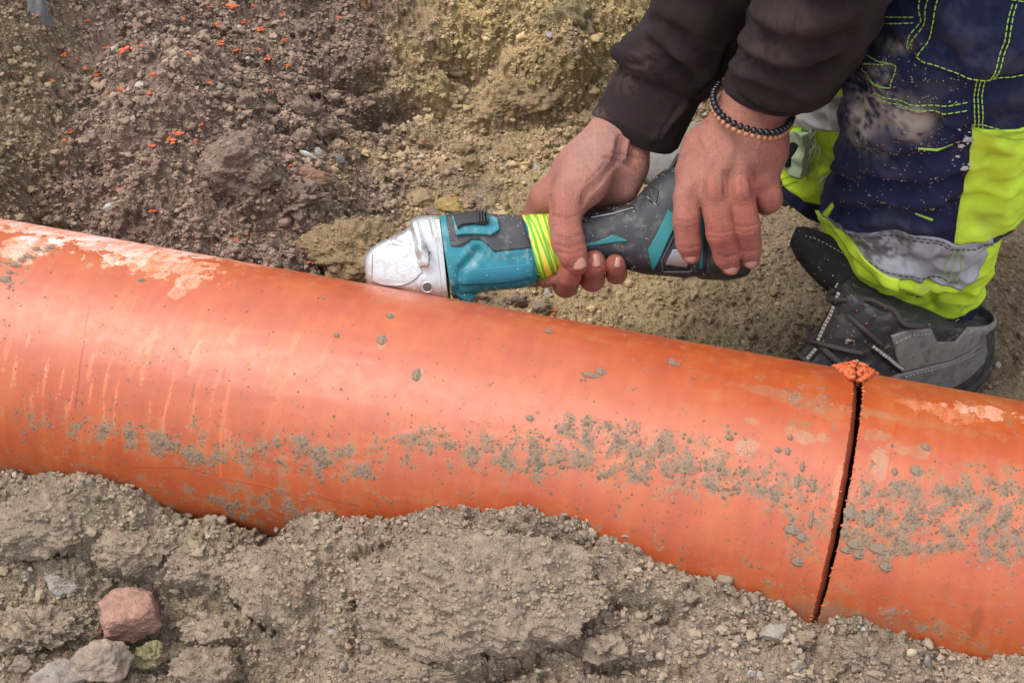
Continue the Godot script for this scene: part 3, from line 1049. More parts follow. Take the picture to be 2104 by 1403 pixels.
	for s in shav:
		var g := G(s[0], s[1])
		var k: float = 1.0 * s[2] * (g - CAM).dot(FWD) / FPX
		var o := MeshInstance3D.new()
		o.name = "plastic_shaving"
		o.mesh = fm if r.randf() < 0.5 else fm2
		var q := TV[ground_at(g.x, g.z)]
		o.transform = Transform3D(Basis(Vector3.UP, r.randf_range(0, TAU)).scaled(Vector3(k, k * 0.55, k * 0.8)), q + Vector3(0, k * 0.45, 0.002))
		add_child(o, true)
		tag(o, "crumb of orange plastic sawdust lying loose on the soil behind the pipe", "shaving", "orange plastic crumbs on the soil behind the pipe")
	# shards of glass
	for s in [[633, 328, 26, 8, "thin greenish glass shard lying flat beside the reddish stone", 0.3], [653, 322, 10, 16, "short upright glass shard crossing the flat greenish one", -0.2], [226, 443, 11, 15, "clear bluish glass shard standing in the soil just behind the pipe", 0.1]]:
		var g := G(s[0], s[1])
		var k := (g - CAM).dot(FWD) / FPX
		var o := MeshInstance3D.new()
		o.name = "glass_shard"
		o.mesh = rock_mesh(900 + s[0], 12, 8, 9, 0.05, M.stone, Vector3(s[2], s[3], 5) * k, Color(0.50, 0.52, 0.47), 0.5)
		o.position = TV[ground_at(g.x, g.z)] + Vector3(0, s[3] * k * 0.2, 0)
		o.basis = Basis(FWD, s[5])
		add_child(o, true)
		tag(o, s[4], "glass shard")

func shaving_mesh(seed_: int) -> ArrayMesh:
	var r := RandomNumberGenerator.new()
	r.seed = seed_
	var V := PackedVector3Array()
	var I := PackedInt32Array()
	for k in 7:
		var a := V.size()
		lump_arrays(seed_ * 10 + k, 8, 6, 4, 1.6, V, I)
		var b := random_basis(r).scaled(Vector3(r.randf_range(0.25, 0.5), r.randf_range(0.1, 0.3), r.randf_range(0.2, 0.4)))
		var off := Vector3(r.randf_range(-0.6, 0.6), r.randf_range(-0.2, 0.3), r.randf_range(-0.6, 0.6))
		for i in range(a, V.size()):
			V[i] = b * V[i] + off
	return array_mesh(V, I, M.shaving)

# ---------------------------------------------------------------- the pipe
const T0 := -0.72
const T1 := 0.62
const E0 := -62.0       # degrees of elevation covered by the picture of its surface
const E1 := 146.0
const TXW := 2048
const TXH := 704

func pipe_p(t: float, e: float, r := PR) -> Vector3:
	return PD * t + (PN * cos(e) + Vector3.UP * sin(e)) * r

# (t, elevation) of the pipe's surface under a photo pixel
func pipe_uv(px: float, py: float) -> Vector2:
	var v := ray(px, py)
	var vp := v - PD * v.dot(PD)
	var op := CAM - PD * CAM.dot(PD)
	var a := vp.dot(vp)
	var b := 2.0 * vp.dot(op)
	var c := op.dot(op) - PR * PR
	var s := (-b - sqrt(maxf(b * b - 4.0 * a * c, 0.0))) / (2.0 * a)
	var q := CAM + v * s
	return Vector2(q.dot(PD), atan2(q.y, q.dot(PN)))

func cut_edge(e: float, side: float) -> float:
	# the saw kerf: wide at the crown, closing under the soil
	var g := rad_to_deg(e)
	var w := lerpf(0.0006, 0.0024, smoothstep(-62.0, -10.0, g)) + 0.0005 * smoothstep(70.0, 110.0, g) + 0.0010 * smoothstep(0.0, 40.0, g)
	if g < -60.0 or g > 150.0:
		w = 0.0
	var mid: float = 0.2835 + 0.004 * sin(e * 1.3) + 0.0008 * nz.mid.get_noise_2d(e * 2.0, 5.0)
	return mid + side * (w + 0.0005 * nz.fine.get_noise_2d(e * 3.0, side * 9.0))

func build_pipe() -> void:
	var pipe := thing("sewer_pipe", "long orange plastic sewer pipe, muddy and scuffed, with a saw cut through it", "pipe")
	# mud: where the photograph shows it, in pixels: centre, radii, strength
	var mudspots := [[300, 900, 330, 45, 0.75], [330, 925, 60, 35, 0.5], [420, 950, 50, 25, 0.7], [110, 880, 130, 40, 0.3], [560, 920, 200, 50, 0.45], [640, 935, 110, 45, 0.6],
		[870, 895, 80, 26, 1.1], [830, 915, 60, 20, 0.6], [1000, 930, 120, 45, 0.8], [1150, 930, 160, 60, 0.45], [1400, 930, 160, 60, 0.45], [900, 960, 160, 40, 0.4], [700, 930, 120, 50, 0.4], [1560, 1000, 120, 60, 0.45], [1080, 950, 60, 40, 0.7], [1200, 880, 90, 40, 0.9], [1240, 900, 70, 45, 0.7], [1340, 920, 50, 40, 1.1], [1250, 965, 180, 40, 0.6],
		[1430, 960, 60, 30, 0.6], [1480, 900, 90, 60, 0.5], [1520, 985, 50, 22, 0.9], [1330, 1000, 100, 30, 0.5], [1220, 770, 40, 20, 0.6], [1380, 745, 40, 15, 0.6], [1440, 990, 40, 22, 1.0],
		[1620, 1010, 70, 60, 0.7], [1640, 1110, 40, 50, 0.75], [1660, 830, 60, 35, 0.5], [1630, 800, 80, 30, 0.45], [1740, 1080, 60, 40, 0.8], [1800, 1130, 80, 50, 0.7], [1790, 1000, 60, 50, 0.6], [1900, 1100, 110, 50, 1.0],
		[2030, 1060, 110, 60, 1.15], [2060, 1130, 70, 50, 0.9], [1980, 1020, 140, 60, 0.7], [1850, 820, 90, 25, 0.3], [2000, 860, 120, 25, 0.25], [1850, 1060, 100, 70, 0.65], [2060, 980, 90, 50, 0.6],
		[560, 1040, 120, 40, 0.5], [480, 1050, 60, 25, 0.7], [330, 1000, 160, 25, 0.4], [640, 1060, 80, 30, 0.6], [900, 1040, 200, 25, 0.4], [760, 975, 40, 20, 0.5], [1130, 1060, 120, 25, 0.3], [1700, 1230, 300, 40, 0.35], [1900, 1290, 260, 30, 0.35], [1400, 1130, 200, 40, 0.25],
		[30, 540, 60, 60, 0.5], [100, 510, 40, 20, 0.7], [20, 580, 30, 30, 0.6]]
	var field := PackedFloat32Array()
	field.resize(TXW * TXH)
	var mmx := (T1 - T0) / TXW
	var mme := deg_to_rad(E1 - E0) / TXH
	for s in mudspots:
		var uv := pipe_uv(s[0], s[1])
		var e2 := pipe_uv(s[0] + s[2] * 0.17, s[1] + s[3])
		var rt: float = s[2] * 0.00043 / mmx
		var re: float = maxf(absf(e2.y - uv.y) / mme, 6.0)
		var ct := (uv.x - T0) / mmx
		var ce := (uv.y - deg_to_rad(E0)) / mme
		for y in range(maxi(0, int(ce - re * 2.0)), mini(TXH, int(ce + re * 2.0))):
			for x in range(maxi(0, int(ct - rt * 2.0)), mini(TXW, int(ct + rt * 2.0))):
				var d := pow((x - ct) / rt, 2.0) + pow((y - ce) / re, 2.0)
				if d < 4.0:
					field[y * TXW + x] += s[4] * exp(-d * 1.2)
	var n1 := noise(51, 0.035, 5).get_image(TXW, TXH).get_data()
	var n2 := noise(52, 0.16, 3).get_image(TXW, TXH).get_data()
	var n5 := noise(55, 0.34, 2).get_image(TXW, TXH).get_data()
	var n3 := noise(53, 0.012, 4).get_image(TXW, TXH).get_data()
	var sn := noise(54, 0.05, 3)
	var si := sn.get_image(TXW, 88)
	si.resize(TXW, TXH, Image.INTERPOLATE_CUBIC)     # streaks running round the pipe
	var n4 := si.get_data()
	var px := PackedByteArray()
	px.resize(TXW * TXH * 4)
	for y in TXH:
		var e := E0 + (E1 - E0) * y / TXH
		var low := smoothstep(38.0, -20.0, e)
		var crown := smoothstep(100.0, 112.0, e)
		for x in TXW:
			var k := y * TXW + x
			var a := n1[k] / 255.0
			var b := n2[k] / 255.0
			var c := n3[k] / 255.0
			var s := n4[k] / 255.0
			# orange PVC, a little uneven (sRGB 0..1)
			var g := 1.0 + (c - 0.5) * 0.10 + (s - 0.5) * 0.07
			var r0 := 0.68 * g
			var g0 := 0.293 * g + (c - 0.5) * 0.04
			var b0 := 0.09 * g
			var ro := 0.50 + (a - 0.5) * 0.10
			# dust film
			var film := clampf((a * 0.6 + s * 0.5 + c * 0.5 - 0.78) * 1.6, 0.0, 1.0) * (0.20 + 0.34 * low)
			# chalky rubbed streaks in the bright band
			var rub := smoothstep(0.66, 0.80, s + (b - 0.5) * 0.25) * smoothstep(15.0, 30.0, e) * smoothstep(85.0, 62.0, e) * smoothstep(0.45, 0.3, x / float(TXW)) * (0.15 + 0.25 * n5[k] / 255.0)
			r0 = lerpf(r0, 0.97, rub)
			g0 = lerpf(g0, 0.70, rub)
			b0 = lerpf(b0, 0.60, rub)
			film = clampf(film + 0.55 * smoothstep(0.15, 0.9, field[k]) * smoothstep(0.35, 0.75, a * 0.5 + s * 0.5 + (b - 0.5) * 0.3), 0.0, 0.7)
			r0 = lerpf(r0, 0.60, film)
			g0 = lerpf(g0, 0.47, film)
			b0 = lerpf(b0, 0.38, film)
			ro += film * 0.3 + rub * 0.2
			# mud in grains and patches
			var f := field[k]
			var mask := smoothstep(0.36, 0.46, minf(f, 1.15) * 0.46 + (n5[k] / 255.0 - 0.5) * 0.5 + (b - 0.5) * 0.62 + (a - 0.5) * 0.85 + (s - 0.5) * 0.15 - 0.04 + 0.13 * low)
			if mask > 0.0:
				var q := 0.8 + 0.45 * b
				r0 = lerpf(r0, 0.485 * q, mask)
				g0 = lerpf(g0, 0.385 * q, mask)
				b0 = lerpf(b0, 0.305 * q, mask)
				ro = lerpf(ro, 0.92, mask)
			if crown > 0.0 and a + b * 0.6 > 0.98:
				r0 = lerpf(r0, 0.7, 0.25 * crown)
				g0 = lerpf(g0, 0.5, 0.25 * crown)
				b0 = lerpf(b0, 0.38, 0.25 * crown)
			px[k * 4] = int(clampf(r0, 0.0, 1.0) * 255.0)
			px[k * 4 + 1] = int(clampf(g0, 0.0, 1.0) * 255.0)
			px[k * 4 + 2] = int(clampf(b0, 0.0, 1.0) * 255.0)
			px[k * 4 + 3] = int(clampf(ro, 0.05, 1.0) * 255.0)
	# marks: pixel centre, half width along the pipe and round it (px), colour, share, roughness, raggedness
	var marks := [
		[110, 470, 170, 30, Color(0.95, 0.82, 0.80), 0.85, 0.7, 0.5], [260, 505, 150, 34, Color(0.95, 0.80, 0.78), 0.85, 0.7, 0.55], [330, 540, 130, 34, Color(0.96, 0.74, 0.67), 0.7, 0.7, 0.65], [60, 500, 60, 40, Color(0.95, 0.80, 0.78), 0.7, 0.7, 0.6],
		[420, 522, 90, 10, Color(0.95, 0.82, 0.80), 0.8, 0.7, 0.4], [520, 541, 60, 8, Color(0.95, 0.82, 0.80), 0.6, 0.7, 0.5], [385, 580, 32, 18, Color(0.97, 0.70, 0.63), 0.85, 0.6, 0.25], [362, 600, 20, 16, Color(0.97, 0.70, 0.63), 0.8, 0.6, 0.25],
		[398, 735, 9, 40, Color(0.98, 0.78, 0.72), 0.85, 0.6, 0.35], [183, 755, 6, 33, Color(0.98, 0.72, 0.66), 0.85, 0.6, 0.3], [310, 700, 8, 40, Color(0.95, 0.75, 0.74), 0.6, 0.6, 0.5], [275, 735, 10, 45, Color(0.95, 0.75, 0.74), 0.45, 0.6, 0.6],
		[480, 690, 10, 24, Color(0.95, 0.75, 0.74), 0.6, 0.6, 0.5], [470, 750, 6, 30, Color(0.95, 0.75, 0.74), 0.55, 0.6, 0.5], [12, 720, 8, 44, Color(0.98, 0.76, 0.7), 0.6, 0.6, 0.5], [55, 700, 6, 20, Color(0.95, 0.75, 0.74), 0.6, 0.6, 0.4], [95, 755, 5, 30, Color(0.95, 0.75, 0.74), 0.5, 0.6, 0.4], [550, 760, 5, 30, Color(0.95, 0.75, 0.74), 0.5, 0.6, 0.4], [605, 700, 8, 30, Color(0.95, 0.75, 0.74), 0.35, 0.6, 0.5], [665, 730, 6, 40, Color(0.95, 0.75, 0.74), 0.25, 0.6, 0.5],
		[2020, 845, 60, 12, Color(0.98, 0.78, 0.72), 0.8, 0.6, 0.6], [1960, 850, 60, 14, Color(0.97, 0.72, 0.64), 0.5, 0.6, 0.7], [1720, 1000, 7, 50, Color(0.97, 0.78, 0.73), 0.7, 0.6, 0.5], [1880, 830, 30, 10, Color(0.97, 0.75, 0.7), 0.5, 0.6, 0.6],
		[785, 705, 10, 14, Color(0.62, 0.58, 0.52), 0.8, 0.7, 0.4], [802, 650, 9, 9, Color(0.62, 0.56, 0.48), 0.8, 0.7, 0.3], [858, 772, 9, 14, Color(0.64, 0.60, 0.54), 0.75, 0.7, 0.3], [692, 690, 7, 6, Color(0.55, 0.45, 0.36), 0.7, 0.7, 0.3], [182, 545, 9, 7, Color(0.62, 0.56, 0.48), 0.7, 0.7, 0.3], [290, 576, 9, 5, Color(0.45, 0.38, 0.32), 0.8, 0.7, 0.4],
		[1535, 920, 20, 22, Color(0.62, 0.60, 0.55), 0.8, 0.6, 0.4], [1545, 865, 18, 7, Color(0.60, 0.55, 0.42), 0.7, 0.6, 0.4], [1640, 870, 30, 9, Color(0.52, 0.44, 0.22), 0.85, 0.6, 0.5], [1650, 895, 34, 16, Color(0.62, 0.60, 0.54), 0.75, 0.6, 0.5], [1690, 900, 18, 14, Color(0.62, 0.60, 0.54), 0.6, 0.6, 0.5],
		[1810, 950, 18, 34, Color(0.63, 0.61, 0.55), 0.85, 0.6, 0.4], [1800, 895, 26, 12, Color(0.58, 0.52, 0.42), 0.75, 0.6, 0.5], [1860, 925, 50, 12, Color(0.62, 0.59, 0.52), 0.7, 0.6, 0.6], [1885, 968, 11, 11, Color(0.58, 0.50, 0.42), 0.85, 0.6, 0.2], [1845, 1000, 16, 10, Color(0.62, 0.60, 0.55), 0.7, 0.6, 0.4], [1900, 920, 12, 10, Color(0.55, 0.48, 0.36), 0.7, 0.6, 0.3],
		[1743, 920, 5, 22, Color(0.42, 0.36, 0.60), 0.6, 0.5, 0.5], [1714, 875, 5, 12, Color(0.45, 0.42, 0.62), 0.5, 0.5, 0.5], [395, 805, 4, 18, Color(0.42, 0.16, 0.16), 0.65, 0.5, 0.3], [2000, 1290, 8, 40, Color(0.35, 0.18, 0.14), 0.4, 0.5, 0.6], [2010, 1270, 10, 30, Color(0.35, 0.18, 0.14), 0.35, 0.5, 0.6],
		[1620, 815, 90, 12, Color(0.60, 0.45, 0.34), 0.55, 0.8, 0.7], [1700, 845, 60, 12, Color(0.60, 0.45, 0.34), 0.5, 0.8, 0.7], [1900, 870, 160, 10, Color(0.62, 0.46, 0.36), 0.5, 0.8, 0.75], [1800, 850, 60, 10, Color(0.60, 0.46, 0.36), 0.45, 0.8, 0.7], [1560, 800, 60, 10, Color(0.60, 0.45, 0.34), 0.4, 0.8, 0.7],
		[1690, 1265, 70, 26, Color(0.45, 0.36, 0.29), 0.7, 0.95, 0.7], [1800, 1275, 120, 14, Color(0.5, 0.36, 0.28), 0.5, 0.95, 0.7],
	]
	for s in marks:
		var uv := pipe_uv(s[0], s[1])
		var e2 := pipe_uv(s[0], s[1] + (s[3] if s[1] < 640 + s[0] * 0.1 else -s[3]))
		var rt: float = s[2] * 0.00043 / mmx
		var re: float = maxf(absf(e2.y - uv.y) / mme, 4.0)
		var ct := (uv.x - T0) / mmx
		var ce := (uv.y - deg_to_rad(E0)) / mme
		for y in range(maxi(0, int(ce - re * 1.7)), mini(TXH, int(ce + re * 1.7))):
			for x in range(maxi(0, int(ct - rt * 1.7)), mini(TXW, int(ct + rt * 1.7))):
				var k := y * TXW + x
				var d := sqrt(pow((x - ct) / rt, 2.0) + pow((y - ce) / re, 2.0))
				var w: float = smoothstep(1.05, 0.85, d + s[7] * ((n1[k] + n2[k] * 0.45 + n4[k] * 0.3) / 255.0 - 0.85) * 2.2) * s[5] * (0.35 + 0.75 * n4[k] / 255.0) * (0.65 + 0.6 * n2[k] / 255.0) * (1.25 if s[2] >= 60 and s[5] > 0.6 else 0.6 if s[2] < 11 and s[3] > 18 else 0.9) * (0.35 + 0.9 * n5[k] / 255.0)
				w = minf(w, 0.9)
				if w > 0.0:
					px[k * 4] = int(lerpf(px[k * 4], s[4].r * 255.0, w))
					px[k * 4 + 1] = int(lerpf(px[k * 4 + 1], s[4].g * 255.0, w))
					px[k * 4 + 2] = int(lerpf(px[k * 4 + 2], s[4].b * 255.0, w))
					px[k * 4 + 3] = int(lerpf(px[k * 4 + 3], s[6] * 255.0, w))
	# scored lines: pixel polyline, colour, width in texels
	for s in [[[Vector2(183, 625), Vector2(170, 710), Vector2(160, 780), Vector2(153, 840)], Color(0.55, 0.16, 0.06), 1.3, 0.85], [[Vector2(1846, 862), Vector2(1836, 900), Vector2(1828, 950), Vector2(1814, 1020)], Color(0.72, 0.20, 0.08), 1.0, 0.7], [[Vector2(225, 690), Vector2(218, 760)], Color(0.62, 0.2, 0.1), 0.7, 0.5], [[Vector2(500, 640), Vector2(492, 665)], Color(0.62, 0.2, 0.1), 0.8, 0.5], [[Vector2(195, 515), Vector2(232, 546)], Color(0.98, 0.88, 0.86), 1.0, 0.7], [[Vector2(270, 960), Vector2(380, 962), Vector2(470, 985), Vector2(600, 1012), Vector2(740, 1040)], Color(0.50, 0.17, 0.08), 1.0, 0.55], [[Vector2(400, 972), Vector2(520, 992), Vector2(640, 1022)], Color(0.85, 0.42, 0.28), 0.8, 0.6], [[Vector2(430, 735), Vector2(400, 805)], Color(0.9, 0.5, 0.4), 0.7, 0.4], [[Vector2(178, 830), Vector2(172, 1000)], Color(0.78, 0.36, 0.2), 0.8, 0.4], [[Vector2(455, 890), Vector2(452, 980)], Color(0.9, 0.36, 0.2), 1.6, 0.6]]:
		for q in s[0].size() - 1:
			var a0 := pipe_uv(s[0][q].x, s[0][q].y)
			var a1 := pipe_uv(s[0][q + 1].x, s[0][q + 1].y)
			var steps := int(maxf(absf(a1.x - a0.x) / mmx, absf(a1.y - a0.y) / mme)) * 2 + 1
			for w in steps:
				var uv := a0.lerp(a1, w / float(steps))
				var fx := (uv.x - T0) / mmx
				var fy := int((uv.y - deg_to_rad(E0)) / mme)
				for x in range(int(fx - s[2]), int(fx + s[2]) + 2):
					var sh: float = clampf(s[2] + 0.5 - absf(x - fx), 0.0, 1.0) * s[3]
					if sh <= 0.0 or fy < 0 or fy >= TXH or x < 0 or x >= TXW:
						continue
					var k := fy * TXW + x
					px[k * 4] = int(lerpf(px[k * 4], s[1].r * 255.0, sh * 0.5))
					px[k * 4 + 1] = int(lerpf(px[k * 4 + 1], s[1].g * 255.0, sh * 0.5))
					px[k * 4 + 2] = int(lerpf(px[k * 4 + 2], s[1].b * 255.0, sh * 0.5))
	# specks of grit and splashes
	var r := RandomNumberGenerator.new()
	r.seed = 5
	for q in 15000:
		var cx := r.randi_range(4, TXW - 5)
		var cy := r.randi_range(4, TXH - 5)
		var e := E0 + (E1 - E0) * cy / TXH
		if r.randf() < smoothstep(20.0, 75.0, e) * 0.85:
			continue
		var rad := r.randf_range(0.35, 1.0) if r.randf() < 0.965 else r.randf_range(1.3, 2.6)
		var col := Color(0.36, 0.28, 0.22) if r.randf() < 0.7 else Color(0.62, 0.5, 0.42)
		for y in range(cy - 4, cy + 5):
			for x in range(cx - 4, cx + 5):
				var w := clampf(rad + 0.5 - sqrt((x - cx) * (x - cx) + (y - cy) * (y - cy)), 0.0, 1.0) * 0.8
				if w > 0.0:
					var k := y * TXW + x
					px[k * 4] = int(lerpf(px[k * 4], col.r * 255.0, w))
					px[k * 4 + 1] = int(lerpf(px[k * 4 + 1], col.g * 255.0, w))
					px[k * 4 + 2] = int(lerpf(px[k * 4 + 2], col.b * 255.0, w))
					px[k * 4 + 3] = int(lerpf(px[k * 4 + 3], 230.0, w))
	var tex := ImageTexture.create_from_image(Image.create_from_data(TXW, TXH, false, Image.FORMAT_RGBA8, px))
	var m := mat("orange_plastic", Color.WHITE, 1.0)
	m.albedo_texture = tex
	m.roughness_texture = tex
	m.roughness_texture_channel = BaseMaterial3D.TEXTURE_CHANNEL_ALPHA
	m.metallic_specular = 0.66
	m.clearcoat_enabled = true
	m.clearcoat = 0.25
	m.clearcoat_roughness = 0.5
	m.texture_repeat = false
	var inner := mat("cut_plastic", lin(0.36, 0.075, 0.03), 0.6)
	# outer wall: the length left of the cut, then right of it
	for side in 2:
		var V := PackedVector3Array()
		var UV := PackedVector2Array()
		var I := PackedInt32Array()
		var nt := 300
		var ne := 220
		for j in ne + 1:
			var e := deg_to_rad(E0 + 360.0 * j / ne)
			if j <= 180:
				e = deg_to_rad(lerpf(E0, E1, j / 180.0))
			else:
				e = deg_to_rad(lerpf(E1, E0 + 360.0, (j - 180) / float(ne - 180)))
			for i in nt + 1:
				var s := i / float(nt)
				var t := lerpf(-2.6, cut_edge(e, -1.0), 1.0 - pow(1.0 - s, 1.7)) if side == 0 else lerpf(cut_edge(e, 1.0), 2.4, pow(s, 1.7))
				var mud := 0.0
				var fx := int((t - T0) / mmx)
				var fy := int((e - deg_to_rad(E0)) / mme)
				if fx >= 0 and fx < TXW and fy >= 0 and fy < TXH:
					var k := fy * TXW + fx
					mud = 0.0006 * smoothstep(0.4, 0.6, minf(field[k], 1.15) * 0.46 + (n2[k] / 255.0 - 0.5) * 0.62 + (n1[k] / 255.0 - 0.5) * 0.85)
				# the lips of the kerf are rounded by the saw
				if (side == 0 and i == nt) or (side == 1 and i == 0):
					mud = -0.0006
				V.append(pipe_p(t, e, PR + mud + 0.00025 * nz.mid.get_noise_2d(t * 0.6, e * 0.3)))
				UV.append(Vector2((t - T0) / (T1 - T0), (rad_to_deg(e) - E0) / (E1 - E0)))
		grid_index(nt + 1, ne + 1, I)
		commit("pipe_wall" if side == 0 else "pipe_wall_beyond_cut", V, I, m, pipe, PackedColorArray(), UV)
		# inside and the sawn face
		V = PackedVector3Array()
		I = PackedInt32Array()
		for j in 121:
			var e := TAU * j / 120.0
			if e > deg_to_rad(E0 + 360.0):
				e -= TAU
			var te := cut_edge(e, -1.0 if side == 0 else 1.0)
			V.append(pipe_p(te, e, PR - 0.0006))
			V.append(pipe_p(te + 0.0042, e, PR - 0.0075))
			V.append(pipe_p(te + 0.0042, e, PR - 0.0076))
			V.append(pipe_p(-2.6 if side == 0 else 2.4, e, PR - 0.0076))
		grid_index(4, 121, I, 0, false, side == 0)
		commit("sawn_edge", V, I, inner, pipe)
	# clumps of mud stuck to the wall, grain by grain
	var sets := [[], []]
	var cols := [PackedColorArray(), PackedColorArray()]
	var tries := 0
	var made := 0
	while made < 32000 and tries < 600000:
		tries += 1
		var x := r.randi_range(60, TXW - 60)
		var y := r.randi_range(0, TXH - 1)
		var k := y * TXW + x
		var val := minf(field[k], 1.15) * 0.46 + (n5[k] / 255.0 - 0.5) * 0.5 + (n2[k] / 255.0 - 0.5) * 0.62 + (n1[k] / 255.0 - 0.5) * 0.85 - 0.02
		var dust := 0.012 * smoothstep(60.0, -10.0, E0 + (E1 - E0) * y / TXH)
		if r.randf() > smoothstep(0.30, 0.60, val) * 0.5 + dust:
			continue
		var t := T0 + x * mmx + r.randf() * mmx
		var e := deg_to_rad(E0) + y * mme + r.randf() * mme
		if absf(t - 0.2835) < 0.007:
			continue
		made += 1
		var size := 0.00025 + 0.0006 * pow(r.randf(), 2.5) + 0.0014 * smoothstep(0.55, 0.85, val) * r.randf()
		var up := PN * cos(e) + Vector3.UP * sin(e)
		var b := Basis(up, r.randf_range(0, TAU)) * Basis(PD, up, PD.cross(up)) * Basis.from_scale(Vector3(size * r.randf_range(0.8, 1.7), size * 0.6, size * r.randf_range(0.8, 1.7)))
		var w := r.randi_range(0, 1)
		sets[w].append(Transform3D(b, pipe_p(t, e, PR + size * 0.2)))
		var g := r.randf_range(0.75, 1.2)
		cols[w].append(Color(0.205 * g, 0.145 * g, 0.10 * g))
	for w in 2:
		scatter("mud_grains", pipe, rock_mesh(230 + w, 8, 6, 4, 0.9, M.crumb, Vector3.ONE, Color.WHITE, 0.0), sets[w], cols[w])
	# damp splashes standing a little proud
	sets = [[]]
	var cc := PackedColorArray()
	for s in [[785, 700, 9, 12], [802, 650, 8, 8], [856, 772, 8, 13], [692, 690, 6, 5], [290, 576, 8, 4], [1885, 968, 10, 10], [1843, 1000, 6, 7], [1620, 928, 5, 8], [1625, 900, 5, 5], [1650, 960, 4, 10], [1640, 990, 5, 14], [1600, 925, 6, 5], [1905, 920, 8, 7], [1500, 900, 7, 5], [1840, 970, 5, 7], [30, 545, 12, 6], [45, 535, 9, 8], [75, 512, 9, 7], [10, 575, 12, 8], [20, 560, 8, 5], [60, 528, 13, 6], [1128, 682, 9, 7], [1640, 1155, 10, 9], [1650, 1105, 10, 8], [1630, 1090, 14, 9], [1790, 1065, 10, 16], [1760, 1120, 14, 10], [1810, 1130, 18, 10], [1822, 1165, 10, 10], [1740, 1130, 10, 7], [1765, 1140, 8, 9], [1750, 1055, 12, 14], [1668, 1070, 4, 16], [1672, 1000, 5, 12], [1215, 772, 16, 6], [1235, 765, 10, 8], [1385, 748, 12, 6], [1090, 860, 8, 6]]:
		var uv := pipe_uv(s[0], s[1])
		var up := PN * cos(uv.y) + Vector3.UP * sin(uv.y)
		var f := 0.00043
		sets[0].append(Transform3D(Basis(PD, up, PD.cross(up)) * Basis.from_scale(Vector3(s[2] * f * 0.95, 0.0012, s[3] * f)), pipe_p(uv.x, uv.y, PR)))
		cc.append(Color(0.23, 0.172, 0.122))
	scatter("mud_splash", pipe, rock_mesh(240, 26, 14, 6, 1.6, M.crumb, Vector3.ONE, Color.WHITE, 0.0), sets[0], cc)
	# torn burrs along the kerf's lips
	sets = [[]]
	cc = PackedColorArray()
	for q in 150:
		var e := deg_to_rad(lerpf(-35.0, 118.0, 1.0 - pow(r.randf(), 1.6)))
		var sd := 1.0 if r.randf() < 0.7 else -1.0
		var t := cut_edge(e, sd) + sd * r.randf_range(-0.0004, 0.0012)
		var sz := 0.00025 + 0.0008 * pow(r.randf(), 2.5)
		sets[0].append(Transform3D(random_basis(r).scaled(Vector3(sz * 1.8, sz * 0.6, sz)), pipe_p(t, e, PR + 0.0002)))
		var g := r.randf_range(0.8, 1.3)
		cc.append(Color(0.55 * g, 0.14 * g, 0.06 * g))
	scatter("kerf_burrs", pipe, rock_mesh(241, 8, 6, 4, 1.2, M.crumb, Vector3.ONE, Color.WHITE, 0.0), sets[0], cc)
	# sawdust heaped at the mouth of the cut
	for s in [[1748, 772, 24, 15, 81, "ragged curl of orange sawdust left of the cut's top, on the pipe's crown"], [1798, 775, 26, 17, 82, "heaped orange sawdust right of the cut's top, on the pipe's crown"]]:
		var uv := pipe_uv(s[0], maxf(s[1], 790.0))
		var up := PN * cos(uv.y) + Vector3.UP * sin(uv.y)
		var V := PackedVector3Array()
		var I := PackedInt32Array()
		for k in 120:
			var a := V.size()
			lump_arrays(s[4] * 100 + k, 8, 6, 4, 1.5, V, I)
			var u := r.randf()
			var w := r.randf()
			var sz := r.randf_range(0.0008, 0.0026)
			var b := random_basis(r).scaled(Vector3(sz * 1.3, sz * 0.8, sz))
			var side := -1.0 if s[4] == 81 else 1.0
			var off := PD * (side * (u * 0.017 * (0.55 + 0.45 * (1.0 - w)) + 0.002) + 0.2835) 
			var e := deg_to_rad(134.0) - w * 0.50 * (1.0 - 0.55 * u)
			off += (PN * cos(e) + Vector3.UP * sin(e)) * (PR + 0.001 + (1.0 - u) * (1.0 - absf(w - 0.4)) * 0.009 * r.randf())
			for i in range(a, V.size()):
				V[i] = b * V[i] + off
		tag(commit("sawdust_heap", V, I, M.shaving, self), s[5], "sawdust")

# ---------------------------------------------------------------- the grinder
func V2(x: float, y: float) -> Vector2:
	return Vector2(x, y)

func flat_col(c: Color, vary := 0.12, wear := Color(0, 0, 0, 0)) -> Callable:
	return func(p: Vector3, _u: float, _v: float) -> Color:
		var n: float = nz.fine.get_noise_3dv(p * 1.5)
		var g: float = 1.0 + vary * (n + nz.mid.get_noise_3dv(p * 2.0))
		var r := Color(c.r * g, c.g * g, c.b * g)
		if wear.a > 0.0:
			r = r.lerp(Color(wear.r, wear.g, wear.b), wear.a * smoothstep(0.22, 0.55, n * 0.9 + nz.mid.get_noise_3dv(p * 3.0 + Vector3.ONE)))
		return r

